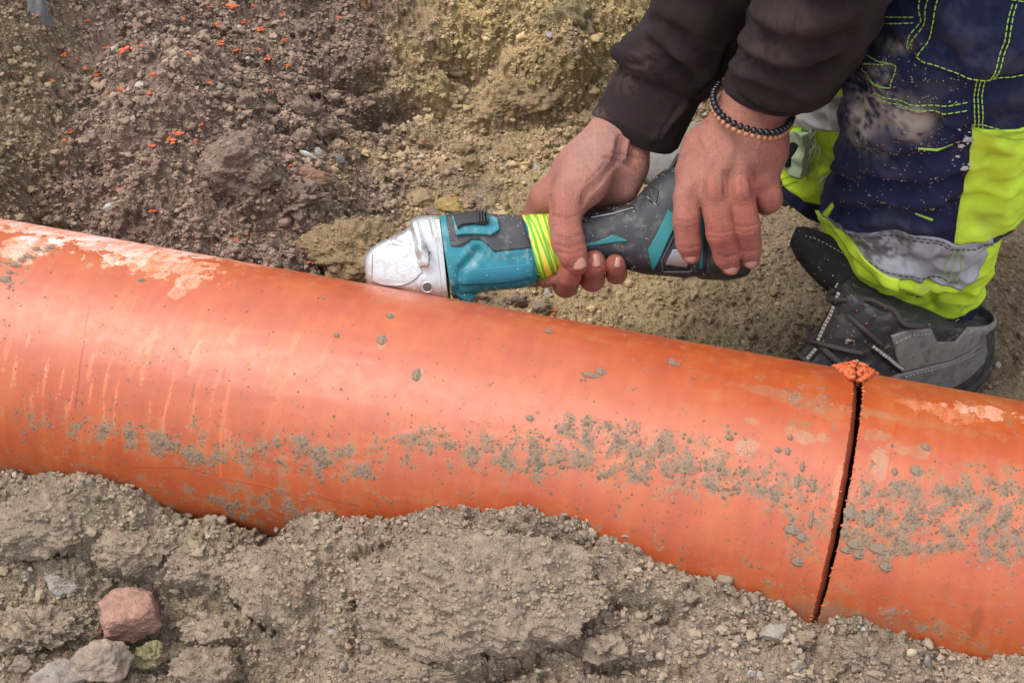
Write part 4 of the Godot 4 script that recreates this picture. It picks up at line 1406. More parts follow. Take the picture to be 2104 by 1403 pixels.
func build_grinder() -> void:
	var g := thing("angle_grinder", "teal and black cordless angle grinder held in both hands behind the pipe", "power tool")
	var dust := Color(0.42, 0.38, 0.32, 0.35)
	var teal := flat_col(Color(0.014, 0.19, 0.235), 0.2, Color(0.30, 0.32, 0.30, 0.4))
	var black := flat_col(Color(0.022, 0.024, 0.028), 0.2, Color(0.16, 0.15, 0.14, 0.35))
	var metal := flat_col(Color(0.58, 0.58, 0.575), 0.07, Color(0.42, 0.37, 0.32, 0.5))
	# gear housing: [bottom px, top px, depth, half depth, squareness]
	var gh := tube([
		[V2(757, 575), V2(749, 540), 1.338, 0.014, 3.5],
		[V2(760, 590), V2(754, 524), 1.338, 0.025, 4.0],
		[V2(786, 602), V2(776, 503), 1.338, 0.031, 4.2],
		[V2(816, 610), V2(806, 489), 1.338, 0.034, 4.2],
		[V2(846, 616), V2(834, 474), 1.338, 0.036, 4.2],
		[V2(864, 619), V2(849, 455), 1.338, 0.0385, 4.2],
		[V2(876, 621), V2(860, 448), 1.338, 0.0395, 4.2],
		[V2(900, 624), V2(884, 445), 1.338, 0.040, 4.2],
		[V2(925, 626), V2(908, 446), 1.338, 0.038, 4.0]])
	# the cast shell has a shoulder, a scoop before it and a rib
	fold(gh, [V2(842, 478), V2(848, 505), V2(856, 530)], 0.0035, -0.0030)
	fold(gh, [V2(852, 458), V2(860, 485), V2(868, 515)], 0.004, 0.0022)
	fold(gh, [V2(885, 452), V2(893, 480)], 0.0015, -0.0014)
	fold(gh, [V2(893, 452), V2(900, 480)], 0.0015, -0.0012)
	fold(gh, [V2(866, 515), V2(872, 530), V2(876, 538)], 0.006, 0.0040)
	fold(gh, [V2(775, 584), V2(830, 588), V2(860, 590)], 0.0012, 0.0012)
	fold(gh, [V2(860, 588), V2(868, 574), V2(880, 569)], 0.0012, 0.0012)
	fold(gh, [V2(800, 498), V2(815, 500), V2(832, 490)], 0.003, -0.0014)
	var head := tube_mesh("gear_housing", gh, 90, 90, M.cast_metal, g, metal)
	var bolt_dark := mat("bolt_dark", lin(0.09, 0.085, 0.08), 0.5)
	# a screw hole and a bolt boss
	for s in [[878, 590, 0.0038, "screw_hole"], [882, 520, 0.0016, "bolt_hole"]]:
		var uv := uv_at(gh, s[0], s[1])
		var q := gh.p(uv.x, uv.y, 0.0002)
		var n := gh.nrm(uv.x, uv.y)
		var ring := PackedVector3Array()
		var V := PackedVector3Array()
		var I := PackedInt32Array()
		cord_arrays(PackedVector3Array([q - n * 0.003, q + n * 0.0002, q + n * 0.0005]), func(_s): return s[2], 20, V, I)
		commit(s[3], V, I, bolt_dark, head)
		V = PackedVector3Array()
		I = PackedInt32Array()
		var sd := n.cross(Vector3.UP).normalized()
		var ot := sd.cross(n)
		for k in 25:
			ring.append(q + (sd * cos(TAU * k / 24.0) + ot * sin(TAU * k / 24.0)) * s[2] * 1.25)
		cord_arrays(ring, func(_s): return 0.0008, 6, V, I)
		commit("boss_rim", V, I, M.bright, head)
	# the raised cast face, the lug of the spindle lock and the flange
	panel("cast_face", gh, uv_line(gh, [V2(766, 522), V2(790, 508), V2(815, 498), V2(838, 496), V2(850, 512), V2(858, 530)]), uv_line(gh, [V2(764, 578), V2(790, 586), V2(815, 588), V2(838, 584), V2(858, 570), V2(868, 560)]), 40, 30, 0.0013, M.cast_metal, head, metal)
	panel("lock_lug", gh, uv_line(gh, [V2(866, 496), V2(859, 515), V2(858, 535), V2(866, 550)]), uv_line(gh, [V2(874, 500), V2(881, 515), V2(884, 532), V2(882, 548)]), 18, 12, 0.0055, M.cast_metal, head, metal)
	panel("flange_band", gh, uv_line(gh, [V2(888, 450), V2(897, 500), V2(904, 560), V2(910, 615)]), uv_line(gh, [V2(903, 450), V2(912, 500), V2(918, 560), V2(923, 615)]), 30, 8, 0.0016, M.cast_metal, head, metal)
	# round cap on the nose
	var uvc := uv_at(gh, 818, 497)
	var cap := MeshInstance3D.new()
	cap.name = "oil_cap"
	cap.mesh = rock_mesh(77, 24, 14, 0, 0.0, M.cast_metal, Vector3(0.008, 0.0025, 0.005), Color(0.62, 0.62, 0.64), 0.05)
	cap.position = gh.p(uvc.x, uvc.y, -0.0004)
	cap.basis = Basis(gh.nrm(uvc.x, uvc.y).cross(FWD).normalized(), 0.3) * Basis(FWD, 0.45)
	head.add_child(cap)
	# motor body
	var bd := tube([
		[V2(932, 614), V2(905, 445), 1.338, 0.040, 3.4],
		[V2(955, 612), V2(925, 443), 1.338, 0.041, 3.4],
		[V2(985, 602), V2(960, 441), 1.337, 0.040, 3.4],
		[V2(1025, 596), V2(1000, 443), 1.336, 0.038, 3.4],
		[V2(1070, 592), V2(1040, 445), 1.335, 0.036, 3.2],
		[V2(1098, 584), V2(1065, 445), 1.334, 0.034, 3.0],
		[V2(1108, 572), V2(1080, 447), 1.334, 0.031, 2.8]])
	fold(bd, [V2(938, 600), V2(946, 555), V2(968, 532), V2(980, 515)], 0.004, -0.0042)
	fold(bd, [V2(945, 540), V2(962, 515), V2(975, 502)], 0.003, 0.0012)
	fold(bd, [V2(985, 500), V2(1000, 512), V2(1018, 525), V2(1085, 514)], 0.0022, 0.0015)
	fold(bd, [V2(950, 592), V2(1020, 588), V2(1085, 575)], 0.003, -0.0022)
	var body := tube_mesh("motor_body", bd, 96, 90, M.teal, g, teal)
	# flange foot behind the pipe
	var ft := tube([[V2(940, 612), V2(932, 585), 1.330, 0.018, 3.0], [V2(955, 628), V2(962, 590), 1.330, 0.016, 3.0], [V2(962, 634), V2(980, 604), 1.330, 0.010, 2.5]])
	tube_mesh("guard_foot", ft, 28, 16, M.teal, body, teal)
	var A := uv_line(bd, [V2(908, 452), V2(930, 449), V2(960, 447), V2(1000, 449), V2(1040, 450), V2(1068, 451)])
	for k in A.size():
		A[k] = Vector2(-0.7, A[k].y)
	var B := uv_line(bd, [V2(927, 506), V2(948, 506), V2(960, 499), V2(969, 492), V2(990, 493), V2(1002, 504), V2(1015, 517), V2(1050, 513), V2(1090, 508)])
	A[0].y = B[0].y - 0.25
	panel("rubber_grip_panel", bd, A, B, 60, 40, 0.0014, M.rubber, g, flat_col(Color(0.045, 0.047, 0.052), 0.15, Color(0.22, 0.21, 0.2, 0.3)))
	# lower label plate, plain
	var L1 := uv_line(bd, [V2(948, 556), V2(1000, 550), V2(1050, 544), V2(1097, 537)])
	var L2 := uv_line(bd, [V2(948, 586), V2(1000, 583), V2(1050, 580), V2(1096, 572)])
	panel("side_plate", bd, L1, L2, 30, 12, 0.0012, M.teal, body, flat_col(Color(0.016, 0.18, 0.25), 0.04))
	# switch: a teal cradle with a black slide
	var sw := panel("switch_cradle", bd, uv_line(bd, [V2(930, 452), V2(945, 446), V2(970, 444), V2(1000, 447), V2(1022, 455)]), uv_line(bd, [V2(938, 486), V2(950, 484), V2(985, 484), V2(1010, 485), V2(1026, 474)]), 36, 16, 0.0045, M.teal, g, teal)
	panel("slide_switch", bd, uv_line(bd, [V2(934, 455), V2(955, 449), V2(980, 447), V2(996, 450)]), uv_line(bd, [V2(941, 474), V2(950, 468), V2(975, 466), V2(998, 468)]), 24, 12, 0.0075, M.rubber, sw, flat_col(Color(0.02, 0.02, 0.022), 0.1))
	for k in 4:
		var x := 978.0 + k * 6.0
		panel("switch_ridge", bd, uv_line(bd, [V2(x, 447), V2(x + 3, 447)]), uv_line(bd, [V2(x + 4, 466), V2(x + 7, 466)]), 5, 12, 0.0098, M.rubber, sw, flat_col(Color(0.03, 0.03, 0.032), 0.1))
	# handle and battery foot
	var hd := tube([
		[V2(1100, 574), V2(1070, 447), 1.334, 0.030, 2.4],
		[V2(1150, 562), V2(1130, 443), 1.334, 0.028, 2.3],
		[V2(1210, 550), V2(1195, 437), 1.334, 0.026, 2.2],
		[V2(1262, 548), V2(1252, 428), 1.334, 0.027, 2.3],
		[V2(1296, 556), V2(1296, 415), 1.334, 0.030, 2.5],
		[V2(1325, 563), V2(1332, 378), 1.334, 0.035, 2.8],
		[V2(1362, 566), V2(1366, 350), 1.335, 0.040, 3.2],
		[V2(1410, 569), V2(1412, 348), 1.336, 0.043, 3.6],
		[V2(1446, 566), V2(1452, 362), 1.337, 0.043, 3.6]])
	var handle := tube_mesh("handle", hd, 80, 90, M.rubber, g, black)
	# seam lines of the two half shells
	stitches("shell_seam", hd, [[V2(1215, 447), V2(1260, 439), V2(1300, 428), V2(1318, 415)]], M.bright_line, handle, 0.0004, 0.04, 0.0, 0.0007)
	panel("teal_flash", hd, uv_line(hd, [V2(1200, 500), V2(1225, 496), V2(1245, 489), V2(1257, 482), V2(1290, 494)]), uv_line(hd, [V2(1200, 506), V2(1225, 504), V2(1250, 500), V2(1270, 498), V2(1291, 495)]), 24, 6, 0.0012, M.teal, handle, flat_col(Color(0.014, 0.16, 0.17), 0.1))
	panel("teal_stripe", hd, uv_line(hd, [V2(1374, 430), V2(1360, 460), V2(1345, 490), V2(1331, 513)]), uv_line(hd, [V2(1388, 440), V2(1386, 470), V2(1366, 510), V2(1342, 553)]), 24, 14, 0.002, M.teal, handle, flat_col(Color(0.014, 0.17, 0.18), 0.1))
	panel("grey_catch", hd, uv_line(hd, [V2(1383, 512), V2(1374, 528), V2(1367, 542)]), uv_line(hd, [V2(1430, 512), V2(1420, 530), V2(1411, 548)]), 16, 16, 0.002, M.cast_metal, handle, flat_col(Color(0.34, 0.34, 0.34), 0.1))
	stitches("shell_rib", hd, [[V2(1386, 486), V2(1366, 520), V2(1345, 555), V2(1375, 556), V2(1400, 560), V2(1424, 552)]], M.rubber_plain, handle, 0.0016, 0.05, 0.0, 0.0014)
	# the small printed sign: a frame with three bars and a round mark
	var sg := panel("charge_sign", hd, uv_line(hd, [V2(1340, 385), V2(1355, 393)]), uv_line(hd, [V2(1334, 413), V2(1348, 422)]), 12, 12, 0.0008, M.rubber, handle, flat_col(Color(0.012, 0.012, 0.014), 0.05))
	stitches("sign_frame", hd, [[V2(1340, 391), V2(1352, 397), V2(1347, 415), V2(1336, 409), V2(1340, 391)], [V2(1331, 405), V2(1338, 420), V2(1348, 430), V2(1353, 415)]], M.bright_line, sg, 0.0012, 0.04, 0.0, 0.0005)
	stitches("sign_bar", hd, [[V2(1342, 397), V2(1339, 408)], [V2(1345, 399), V2(1342, 410)], [V2(1348, 401), V2(1345, 411)]], M.bright_line, sg, 0.0012, 0.04, 0.0, 0.0005)
	stitches("sign_mark", hd, [[V2(1351, 413), V2(1354, 417), V2(1350, 419), V2(1351, 413)]], M.bright_line, sg, 0.0012, 0.04, 0.0, 0.0005)
	# battery
	var bt := tube([
		[V2(1440, 566), V2(1446, 370), 1.337, 0.045, 5.0],
		[V2(1450, 572), V2(1458, 362), 1.337, 0.047, 5.0],
		[V2(1500, 574), V2(1512, 380), 1.338, 0.047, 5.0],
		[V2(1526, 570), V2(1540, 400), 1.338, 0.046, 5.0],
		[V2(1532, 562), V2(1546, 412), 1.338, 0.040, 4.0]])
	var bat := tube_mesh("battery", bt, 60, 40, M.rubber, g, black)
	panel("battery_teal_edge", hd, uv_line(hd, [V2(1438, 440), V2(1438, 500), V2(1436, 550)]), uv_line(hd, [V2(1447, 440), V2(1446, 500), V2(1444, 550)]), 20, 4, 0.0022, M.teal, handle, flat_col(Color(0.014, 0.15, 0.16), 0.1))
	fold(bt, [V2(1460, 440), V2(1460, 560)], 0.002, 0.001)
	# the tape wound round the handle's throat
	var tp := tube([
		[V2(1112, 580), V2(1062, 444), 1.334, 0.0315, 2.5],
		[V2(1130, 572), V2(1088, 441), 1.334, 0.0318, 2.4],
		[V2(1150, 566), V2(1115, 440), 1.334, 0.0312, 2.4],
		[V2(1166, 560), V2(1142, 440), 1.334, 0.0295, 2.3]])
	for k in 5:
		fold(tp, [V2(1078 + k * 15, 450), V2(1098 + k * 14, 500), V2(1112 + k * 12, 560)], 0.0012, 0.0005 if k % 2 == 0 else -0.0005)
	var striped := func(p: Vector3, u: float, v: float) -> Color:
		var w: float = v + 0.05 * nz.mid.get_noise_3dv(p * 1.5)
		var lean := 0.10 * (u - 1.6)
		var green := 0.0
		for s in [[0.10, 0.18, 0.05], [0.62, 0.15, -0.10], [1.15, 0.10, 0.22], [1.45, 0.12, 0.02], [1.62, 0.05, 0.30], [1.95, 0.10, -0.05], [2.35, 0.07, 0.12], [2.75, 0.10, -0.02]]:
			green = maxf(green, smoothstep(s[1] + 0.02, s[1] - 0.03, absf(w - s[0] - s[2] * (u - 1.6) - lean * 0.0)))
		var c := Color(0.78, 0.60, 0.075).lerp(Color(0.13, 0.42, 0.02), green)
		return c * (1.0 + 0.1 * nz.fine.get_noise_3dv(p))
	tube_mesh("striped_tape", tp, 140, 110, M.tape, g, striped)
	# dust and orange specks on the tool
	var r := RandomNumberGenerator.new()
	r.seed = 44
	var xf := []
	var cc := PackedColorArray()
	for k in 420:
		var t: Tube = [gh, bd, hd, hd][k % 4]
		var u := r.randf_range(-0.2, 3.0)
		var v := r.randf_range(0.1, t.c.size() - 1.2)
		var s := r.randf_range(0.00025, 0.0008)
		xf.append(Transform3D(random_basis(r).scaled(Vector3(s, s * 0.7, s)), t.p(u, v, 0.0015 if t == bd else 0.0002)))
		cc.append(Color(0.5, 0.12, 0.05) if r.randf() < 0.2 else Color(0.42, 0.38, 0.32))
	scatter("dust_specks", g, rock_mesh(250, 7, 5, 4, 0.5, M.crumb, Vector3.ONE, Color.WHITE, 0.0), xf, cc)

# ---------------------------------------------------------------- smooth bodies from capsules (surface nets)
class Field:
	var o: Vector3
	var st: float
	var n: Vector3i
	var f := PackedFloat32Array()

	func setup(lo: Vector3, hi: Vector3, step: float) -> void:
		o = lo
		st = step
		n = Vector3i(((hi - lo) / step).ceil()) + Vector3i.ONE
		f.resize(n.x * n.y * n.z)
		f.fill(0.03)

	# joins a tapered capsule on with blending width k
	func capsule(a: Vector3, b: Vector3, ra: float, rb: float, k: float) -> void:
		var r := maxf(ra, rb) + k + st * 2.5
		var lo := Vector3i(((Vector3(minf(a.x, b.x), minf(a.y, b.y), minf(a.z, b.z)) - Vector3.ONE * r - o) / st).floor()).clamp(Vector3i.ZERO, n - Vector3i.ONE)
		var hi := Vector3i(((Vector3(maxf(a.x, b.x), maxf(a.y, b.y), maxf(a.z, b.z)) + Vector3.ONE * r - o) / st).ceil()).clamp(Vector3i.ZERO, n - Vector3i.ONE)
		var ab := b - a
		var il := 1.0 / maxf(ab.length_squared(), 1e-9)
		for z in range(lo.z, hi.z + 1):
			for y in range(lo.y, hi.y + 1):
				var row := (z * n.y + y) * n.x
				for x in range(lo.x, hi.x + 1):
					var q := o + Vector3(x, y, z) * st - a
					var t := clampf(q.dot(ab) * il, 0.0, 1.0)
					var d := (q - ab * t).length() - lerpf(ra, rb, t)
					var old := f[row + x]
					var h := maxf(k - absf(d - old), 0.0) / k
					f[row + x] = minf(d, old) - h * h * k * 0.25

	# adds h * exp(-(distance to the line / w)^2) to the field: h > 0 carves a crease, h < 0 raises a ridge
	func crease(a: Vector3, b: Vector3, w: float, hgt: float) -> void:
		var r := w * 2.5
		var lo := Vector3i(((Vector3(minf(a.x, b.x), minf(a.y, b.y), minf(a.z, b.z)) - Vector3.ONE * r - o) / st).floor()).clamp(Vector3i.ZERO, n - Vector3i.ONE)
		var hi := Vector3i(((Vector3(maxf(a.x, b.x), maxf(a.y, b.y), maxf(a.z, b.z)) + Vector3.ONE * r - o) / st).ceil()).clamp(Vector3i.ZERO, n - Vector3i.ONE)
		var ab := b - a
		var il := 1.0 / maxf(ab.length_squared(), 1e-9)
		for z in range(lo.z, hi.z + 1):
			for y in range(lo.y, hi.y + 1):
				var row := (z * n.y + y) * n.x
				for x in range(lo.x, hi.x + 1):
					var q := o + Vector3(x, y, z) * st - a
					var t := clampf(q.dot(ab) * il, 0.0, 1.0)
					f[row + x] += hgt * exp(-(q - ab * t).length_squared() / (w * w))

	func merge(other: Field, k: float) -> void:
		for i in f.size():
			var a := f[i]
			var b := other.f[i]
			var h := maxf(k - absf(a - b), 0.0) / k
			f[i] = minf(a, b) - h * h * k * 0.25

	func mesh(V: PackedVector3Array, I: PackedInt32Array) -> void:
		var id := PackedInt32Array()
		id.resize(f.size())
		id.fill(-1)
		var sx := 1
		var sy := n.x
		var sz := n.x * n.y
		var off := [0, sx, sy, sx + sy, sz, sz + sx, sz + sy, sz + sx + sy]
		var edges := [[0, 1], [2, 3], [4, 5], [6, 7], [0, 2], [1, 3], [4, 6], [5, 7], [0, 4], [1, 5], [2, 6], [3, 7]]
		var cor := [Vector3(0, 0, 0), Vector3(1, 0, 0), Vector3(0, 1, 0), Vector3(1, 1, 0), Vector3(0, 0, 1), Vector3(1, 0, 1), Vector3(0, 1, 1), Vector3(1, 1, 1)]
		for z in n.z - 1:
			for y in n.y - 1:
				var base := z * sz + y * sy
				for x in n.x - 1:
					var i := base + x
					var f0 := f[i]
					if f0 > st * 5.0 or f0 < -st * 5.0:
						continue
					var neg := 0
					for k in 8:
						if f[i + off[k]] < 0.0:
							neg += 1
					if neg == 0 or neg == 8:
						continue
					var s := Vector3.ZERO
					var c := 0
					for e in edges:
						var a := f[i + off[e[0]]]
						var b := f[i + off[e[1]]]
						if (a < 0.0) != (b < 0.0):
							s += cor[e[0]].lerp(cor[e[1]], a / (a - b))
							c += 1
					id[i] = V.size()
					V.append(o + (Vector3(x, y, z) + s / c) * st)
		for z in range(1, n.z - 1):
			for y in range(1, n.y - 1):
				var base := z * sz + y * sy
				for x in range(1, n.x - 1):
					var i := base + x
					var f0 := f[i]
					if f0 > st * 5.0 or f0 < -st * 5.0:
						continue
					var inside := f0 < 0.0
					for ax in 3:
						var d: int = [sx, sy, sz][ax]
						if inside == (f[i + d] < 0.0):
							continue
						var u: int = [sy, sz, sx][ax]
						var w: int = [sz, sx, sy][ax]
						var a := id[i]
						var b := id[i - u]
						var c := id[i - u - w]
						var e := id[i - w]
						if a < 0 or b < 0 or c < 0 or e < 0:
							continue
						if inside:
							I.append_array([a, b, c, a, c, e])
						else:
							I.append_array([a, c, b, a, e, c])

func bone(p: Array) -> Array:
	# [px, py, depth, radius px] -> [point, radius]
	return [P(p[0], p[1], p[2]), p[3] * p[2] / FPX]

func chain(F: Field, pts: Array, k: float) -> void:
	for i in pts.size() - 1:
		var a := bone(pts[i])
		var b := bone(pts[i + 1])
		F.capsule(a[0], b[0], a[1], b[1], k)

func bounds(lists: Array, pad: float) -> Array:
	var lo := Vector3.ONE * 1e9
	var hi := -lo
	for l in lists:
		for p in l:
			var b := bone(p)
			lo = lo.min(b[0] - Vector3.ONE * (b[1] + pad))
			hi = hi.max(b[0] + Vector3.ONE * (b[1] + pad))
	return [lo, hi]

# a hand: palm chains blend widely, each finger keeps to itself
func hand_field(palm: Array, fingers: Array, step: float, creases: Array) -> Field:
	var bb := bounds(palm + fingers, 0.012)
	var F := Field.new()
	F.setup(bb[0], bb[1], step)
	for c in palm:
		chain(F, c, 0.016)
	var FG := Field.new()
	FG.setup(bb[0], bb[1], step)
	for c in fingers:
		var T := Field.new()
		var tb := bounds([c], 0.010)
		# its own little field on the same lattice
		var lo := Vector3i(((tb[0] - F.o) / step).floor()).clamp(Vector3i.ZERO, F.n - Vector3i.ONE)
		var hi := Vector3i(((tb[1] - F.o) / step).ceil()).clamp(Vector3i.ZERO, F.n - Vector3i.ONE)
		T.o = F.o + Vector3(lo) * step
		T.st = step
		T.n = hi - lo + Vector3i.ONE
		T.f.resize(T.n.x * T.n.y * T.n.z)
		T.f.fill(0.03)
		chain(T, c, 0.005)
		for z in T.n.z:
			for y in T.n.y:
				for x in T.n.x:
					var k := ((z + lo.z) * F.n.y + y + lo.y) * F.n.x + x + lo.x
					FG.f[k] = smin(FG.f[k], T.f[(z * T.n.y + y) * T.n.x + x], 0.0012)
	F.merge(FG, 0.007)
	for c in creases:
		var L := PackedVector3Array()
		for k in c[0].size() - 1:
			for s in 4:
				L.append(skin_at(F, c[0][k].lerp(c[0][k + 1], s / 4.0), c[1]))
		L.append(skin_at(F, c[0][-1], c[1]))
		for k in L.size() - 1:
			if L[k].distance_to(L[k + 1]) < 0.012:
				F.crease(L[k], L[k + 1], c[2], c[3] * 0.85)
	return F

# the front of the skin under a photo pixel
func skin_at(F: Field, px: Vector2, d0: float) -> Vector3:
	var d := d0 - 0.05
	while d < d0 + 0.05:
		var q := P(px.x, px.y, d)
		var c := Vector3i(((q - F.o) / F.st).round())
		if c.x >= 0 and c.y >= 0 and c.z >= 0 and c.x < F.n.x and c.y < F.n.y and c.z < F.n.z and F.f[(c.z * F.n.y + c.y) * F.n.x + c.x] < 0.0:
			return q
		d += 0.0008
	return P(px.x, px.y, d0)

func build_person() -> void:
	var man := thing("person", "crouching worker in dark jacket and navy hi-vis trousers holding the grinder", "person")
	build_hands(man)
	build_jacket(man)
	build_back_leg(man)
	build_front_leg(man)
	build_bracelet(man)

func build_hands(man: Node3D) -> void:
	# the gripping hand, palm towards us, thumb in front of the handle
	var rp := [
		[[1420, 40, 1.31, 62], [1345, 165, 1.345, 56], [1278, 268, 1.345, 46]],
		[[1256, 262, 1.342, 40], [1196, 345, 1.338, 48], [1138, 405, 1.35, 40]],
		[[1306, 288, 1.345, 32], [1290, 340, 1.35, 34], [1270, 392, 1.362, 32]],
		[[1240, 315, 1.330, 42], [1200, 375, 1.318, 42], [1168, 415, 1.308, 36]],
		[[1235, 330, 1.345, 42], [1225, 390, 1.36, 36]],
		[[1290, 345, 1.343, 26], [1283, 392, 1.345, 24]],
	]
	var rf := [
		[[1122, 405, 1.355, 36], [1105, 440, 1.372, 30], [1092, 520, 1.375, 27], [1100, 568, 1.352, 20], [1122, 574, 1.332, 15], [1142, 573, 1.322, 13]],
		[[1160, 420, 1.372, 32], [1150, 470, 1.378, 29], [1150, 555, 1.372, 27], [1162, 586, 1.338, 24], [1170, 566, 1.306, 23], [1172, 556, 1.300, 21]],
		[[1205, 415, 1.372, 32], [1200, 470, 1.378, 28], [1205, 550, 1.37, 26], [1217, 573, 1.332, 24.5], [1220, 545, 1.305, 23.5], [1221, 535, 1.303, 21]],
		[[1252, 405, 1.372, 28], [1252, 470, 1.376, 24], [1260, 540, 1.366, 22], [1267, 562, 1.334, 20], [1265, 546, 1.312, 19], [1264, 541, 1.309, 18]],
		[[1200, 365, 1.322, 40], [1166, 415, 1.304, 36], [1161, 455, 1.297, 32], [1167, 495, 1.293, 33], [1178, 524, 1.291, 28], [1187, 543, 1.291, 22]],
	]
	var rc := [
		[[V2(1140, 482), V2(1168, 488), V2(1196, 480)], 1.284, 0.0018, 0.0007],
		[[V2(1141, 500), V2(1170, 508), V2(1198, 498)], 1.283, 0.0018, 0.0006],
		[[V2(1150, 491), V2(1180, 495)], 1.283, 0.0016, 0.0004],
		[[V2(1196, 420), V2(1205, 395), V2(1235, 365), V2(1262, 335), V2(1268, 325)], 1.312, 0.0035, 0.0014],
		[[V2(1240, 322), V2(1275, 330), V2(1308, 350)], 1.330, 0.0022, 0.0011],
		[[V2(1278, 285), V2(1272, 320)], 1.325, 0.005, 0.0022],
		[[V2(1300, 300), V2(1296, 335)], 1.328, 0.004, 0.0018],
		[[V2(1260, 280), V2(1256, 320)], 1.322, 0.004, -0.0008],
		[[V2(1288, 290), V2(1284, 325)], 1.322, 0.0035, -0.0010],
		[[V2(1132, 400), V2(1136, 440)], 1.318, 0.0035, 0.0012],
		[[V2(1205, 372), V2(1228, 352), V2(1246, 330)], 1.312, 0.0014, 0.0006], [[V2(1218, 392), V2(1240, 365)], 1.315, 0.0014, 0.0006], [[V2(1140, 440), V2(1165, 446), V2(1190, 440)], 1.29, 0.0016, 0.0005], [[V2(1146, 515), V2(1172, 520), V2(1196, 512)], 1.283, 0.0014, 0.0005], [[V2(1255, 312), V2(1290, 318), V2(1322, 325)], 1.328, 0.0016, 0.0009], [[V2(1208, 515), V2(1232, 513)], 1.283, 0.0012, 0.0004], [[V2(1160, 548), V2(1184, 548)], 1.283, 0.0012, 0.0004],
	]
	# the other hand, its back towards us, fingers hanging over the battery
	var lp := [
		[[1690, -20, 1.13, 66], [1610, 110, 1.20, 62], [1552, 218, 1.252, 46]],
		[[1518, 212, 1.256, 36], [1475, 290, 1.258, 38], [1422, 378, 1.263, 27]],
		[[1528, 215, 1.250, 38], [1500, 300, 1.250, 38], [1466, 390, 1.252, 30]],
		[[1560, 222, 1.250, 40], [1545, 310, 1.250, 38], [1521, 392, 1.252, 29]],
		[[1592, 235, 1.256, 34], [1580, 310, 1.260, 32], [1570, 372, 1.264, 26]],
		[[1440, 300, 1.272, 34], [1412, 350, 1.274, 24]],
		[[1445, 310, 1.280, 34], [1425, 380, 1.330, 28], [1425, 440, 1.382, 24], [1440, 480, 1.392, 20]],
	]
	var lf := [
		[[1428, 362, 1.263, 28], [1413, 405, 1.262, 27.5], [1412, 432, 1.261, 25.5], [1411, 455, 1.260, 27], [1413, 480, 1.264, 24], [1416, 500, 1.268, 25], [1421, 522, 1.276, 20.5]],
		[[1468, 385, 1.252, 29], [1474, 432, 1.250, 28], [1477, 455, 1.251, 26], [1481, 480, 1.252, 28], [1488, 505, 1.259, 24.5], [1493, 525, 1.266, 25.5], [1501, 546, 1.276, 20]],
		[[1520, 388, 1.252, 28], [1527, 430, 1.252, 27], [1530, 448, 1.254, 25.5], [1533, 467, 1.256, 27.5], [1537, 490, 1.263, 24], [1539, 510, 1.270, 25], [1543, 533, 1.280, 19.5]],
		[[1570, 366, 1.262, 27], [1580, 398, 1.260, 25], [1582, 412, 1.264, 24], [1574, 422, 1.278, 21]],
	]
	var lc := [
		[[V2(1388, 450), V2(1411, 456), V2(1436, 450)], 1.248, 0.0016, 0.0007], [[V2(1389, 462), V2(1412, 466), V2(1436, 460)], 1.248, 0.0014, 0.0005],
		[[V2(1456, 474), V2(1481, 479), V2(1506, 473)], 1.240, 0.0016, 0.0008], [[V2(1456, 484), V2(1482, 489), V2(1507, 483)], 1.240, 0.0014, 0.0006], [[V2(1460, 466), V2(1500, 466)], 1.240, 0.0012, 0.0004],
		[[V2(1510, 462), V2(1533, 466), V2(1557, 460)], 1.243, 0.0016, 0.0008], [[V2(1511, 472), V2(1534, 476), V2(1557, 470)], 1.244, 0.0014, 0.0006],
		[[V2(1475, 522), V2(1494, 527), V2(1514, 521)], 1.255, 0.0014, 0.0005], [[V2(1522, 512), V2(1540, 516), V2(1559, 510)], 1.258, 0.0014, 0.0005], [[V2(1398, 505), V2(1418, 509), V2(1437, 503)], 1.256, 0.0014, 0.0004],
		# knuckles and the hollows between them
		[[V2(1466, 388), V2(1468, 398)], 1.238, 0.008, -0.0026], [[V2(1522, 388), V2(1524, 398)], 1.238, 0.008, -0.0026], [[V2(1420, 372), V2(1418, 380)], 1.250, 0.007, -0.0012], [[V2(1572, 368), V2(1574, 376)], 1.252, 0.006, -0.0012],
		[[V2(1494, 360), V2(1496, 405)], 1.239, 0.005, 0.0022], [[V2(1448, 370), V2(1444, 400)], 1.245, 0.004, 0.0018], [[V2(1549, 350), V2(1550, 395)], 1.242, 0.005, 0.0022],
		# veins and tendons
		[[V2(1442, 280), V2(1462, 320), V2(1455, 355)], 1.238, 0.0026, -0.0011], [[V2(1500, 262), V2(1506, 300), V2(1498, 345)], 1.238, 0.0026, -0.0009], [[V2(1565, 275), V2(1552, 315), V2(1556, 352)], 1.238, 0.0026, -0.0010], [[V2(1506, 300), V2(1530, 330)], 1.238, 0.0024, -0.0008],
		[[V2(1515, 270), V2(1478, 370)], 1.238, 0.004, -0.0006], [[V2(1545, 270), V2(1522, 370)], 1.237, 0.004, -0.0006],
	]
	var V := PackedVector3Array()
	var I := PackedInt32Array()
	var C := PackedColorArray()
	hand_field(rp, rf, 0.0017, rc).mesh(V, I)
	var right_end := V.size()
	hand_field(lp, lf, 0.0017, lc).mesh(V, I)
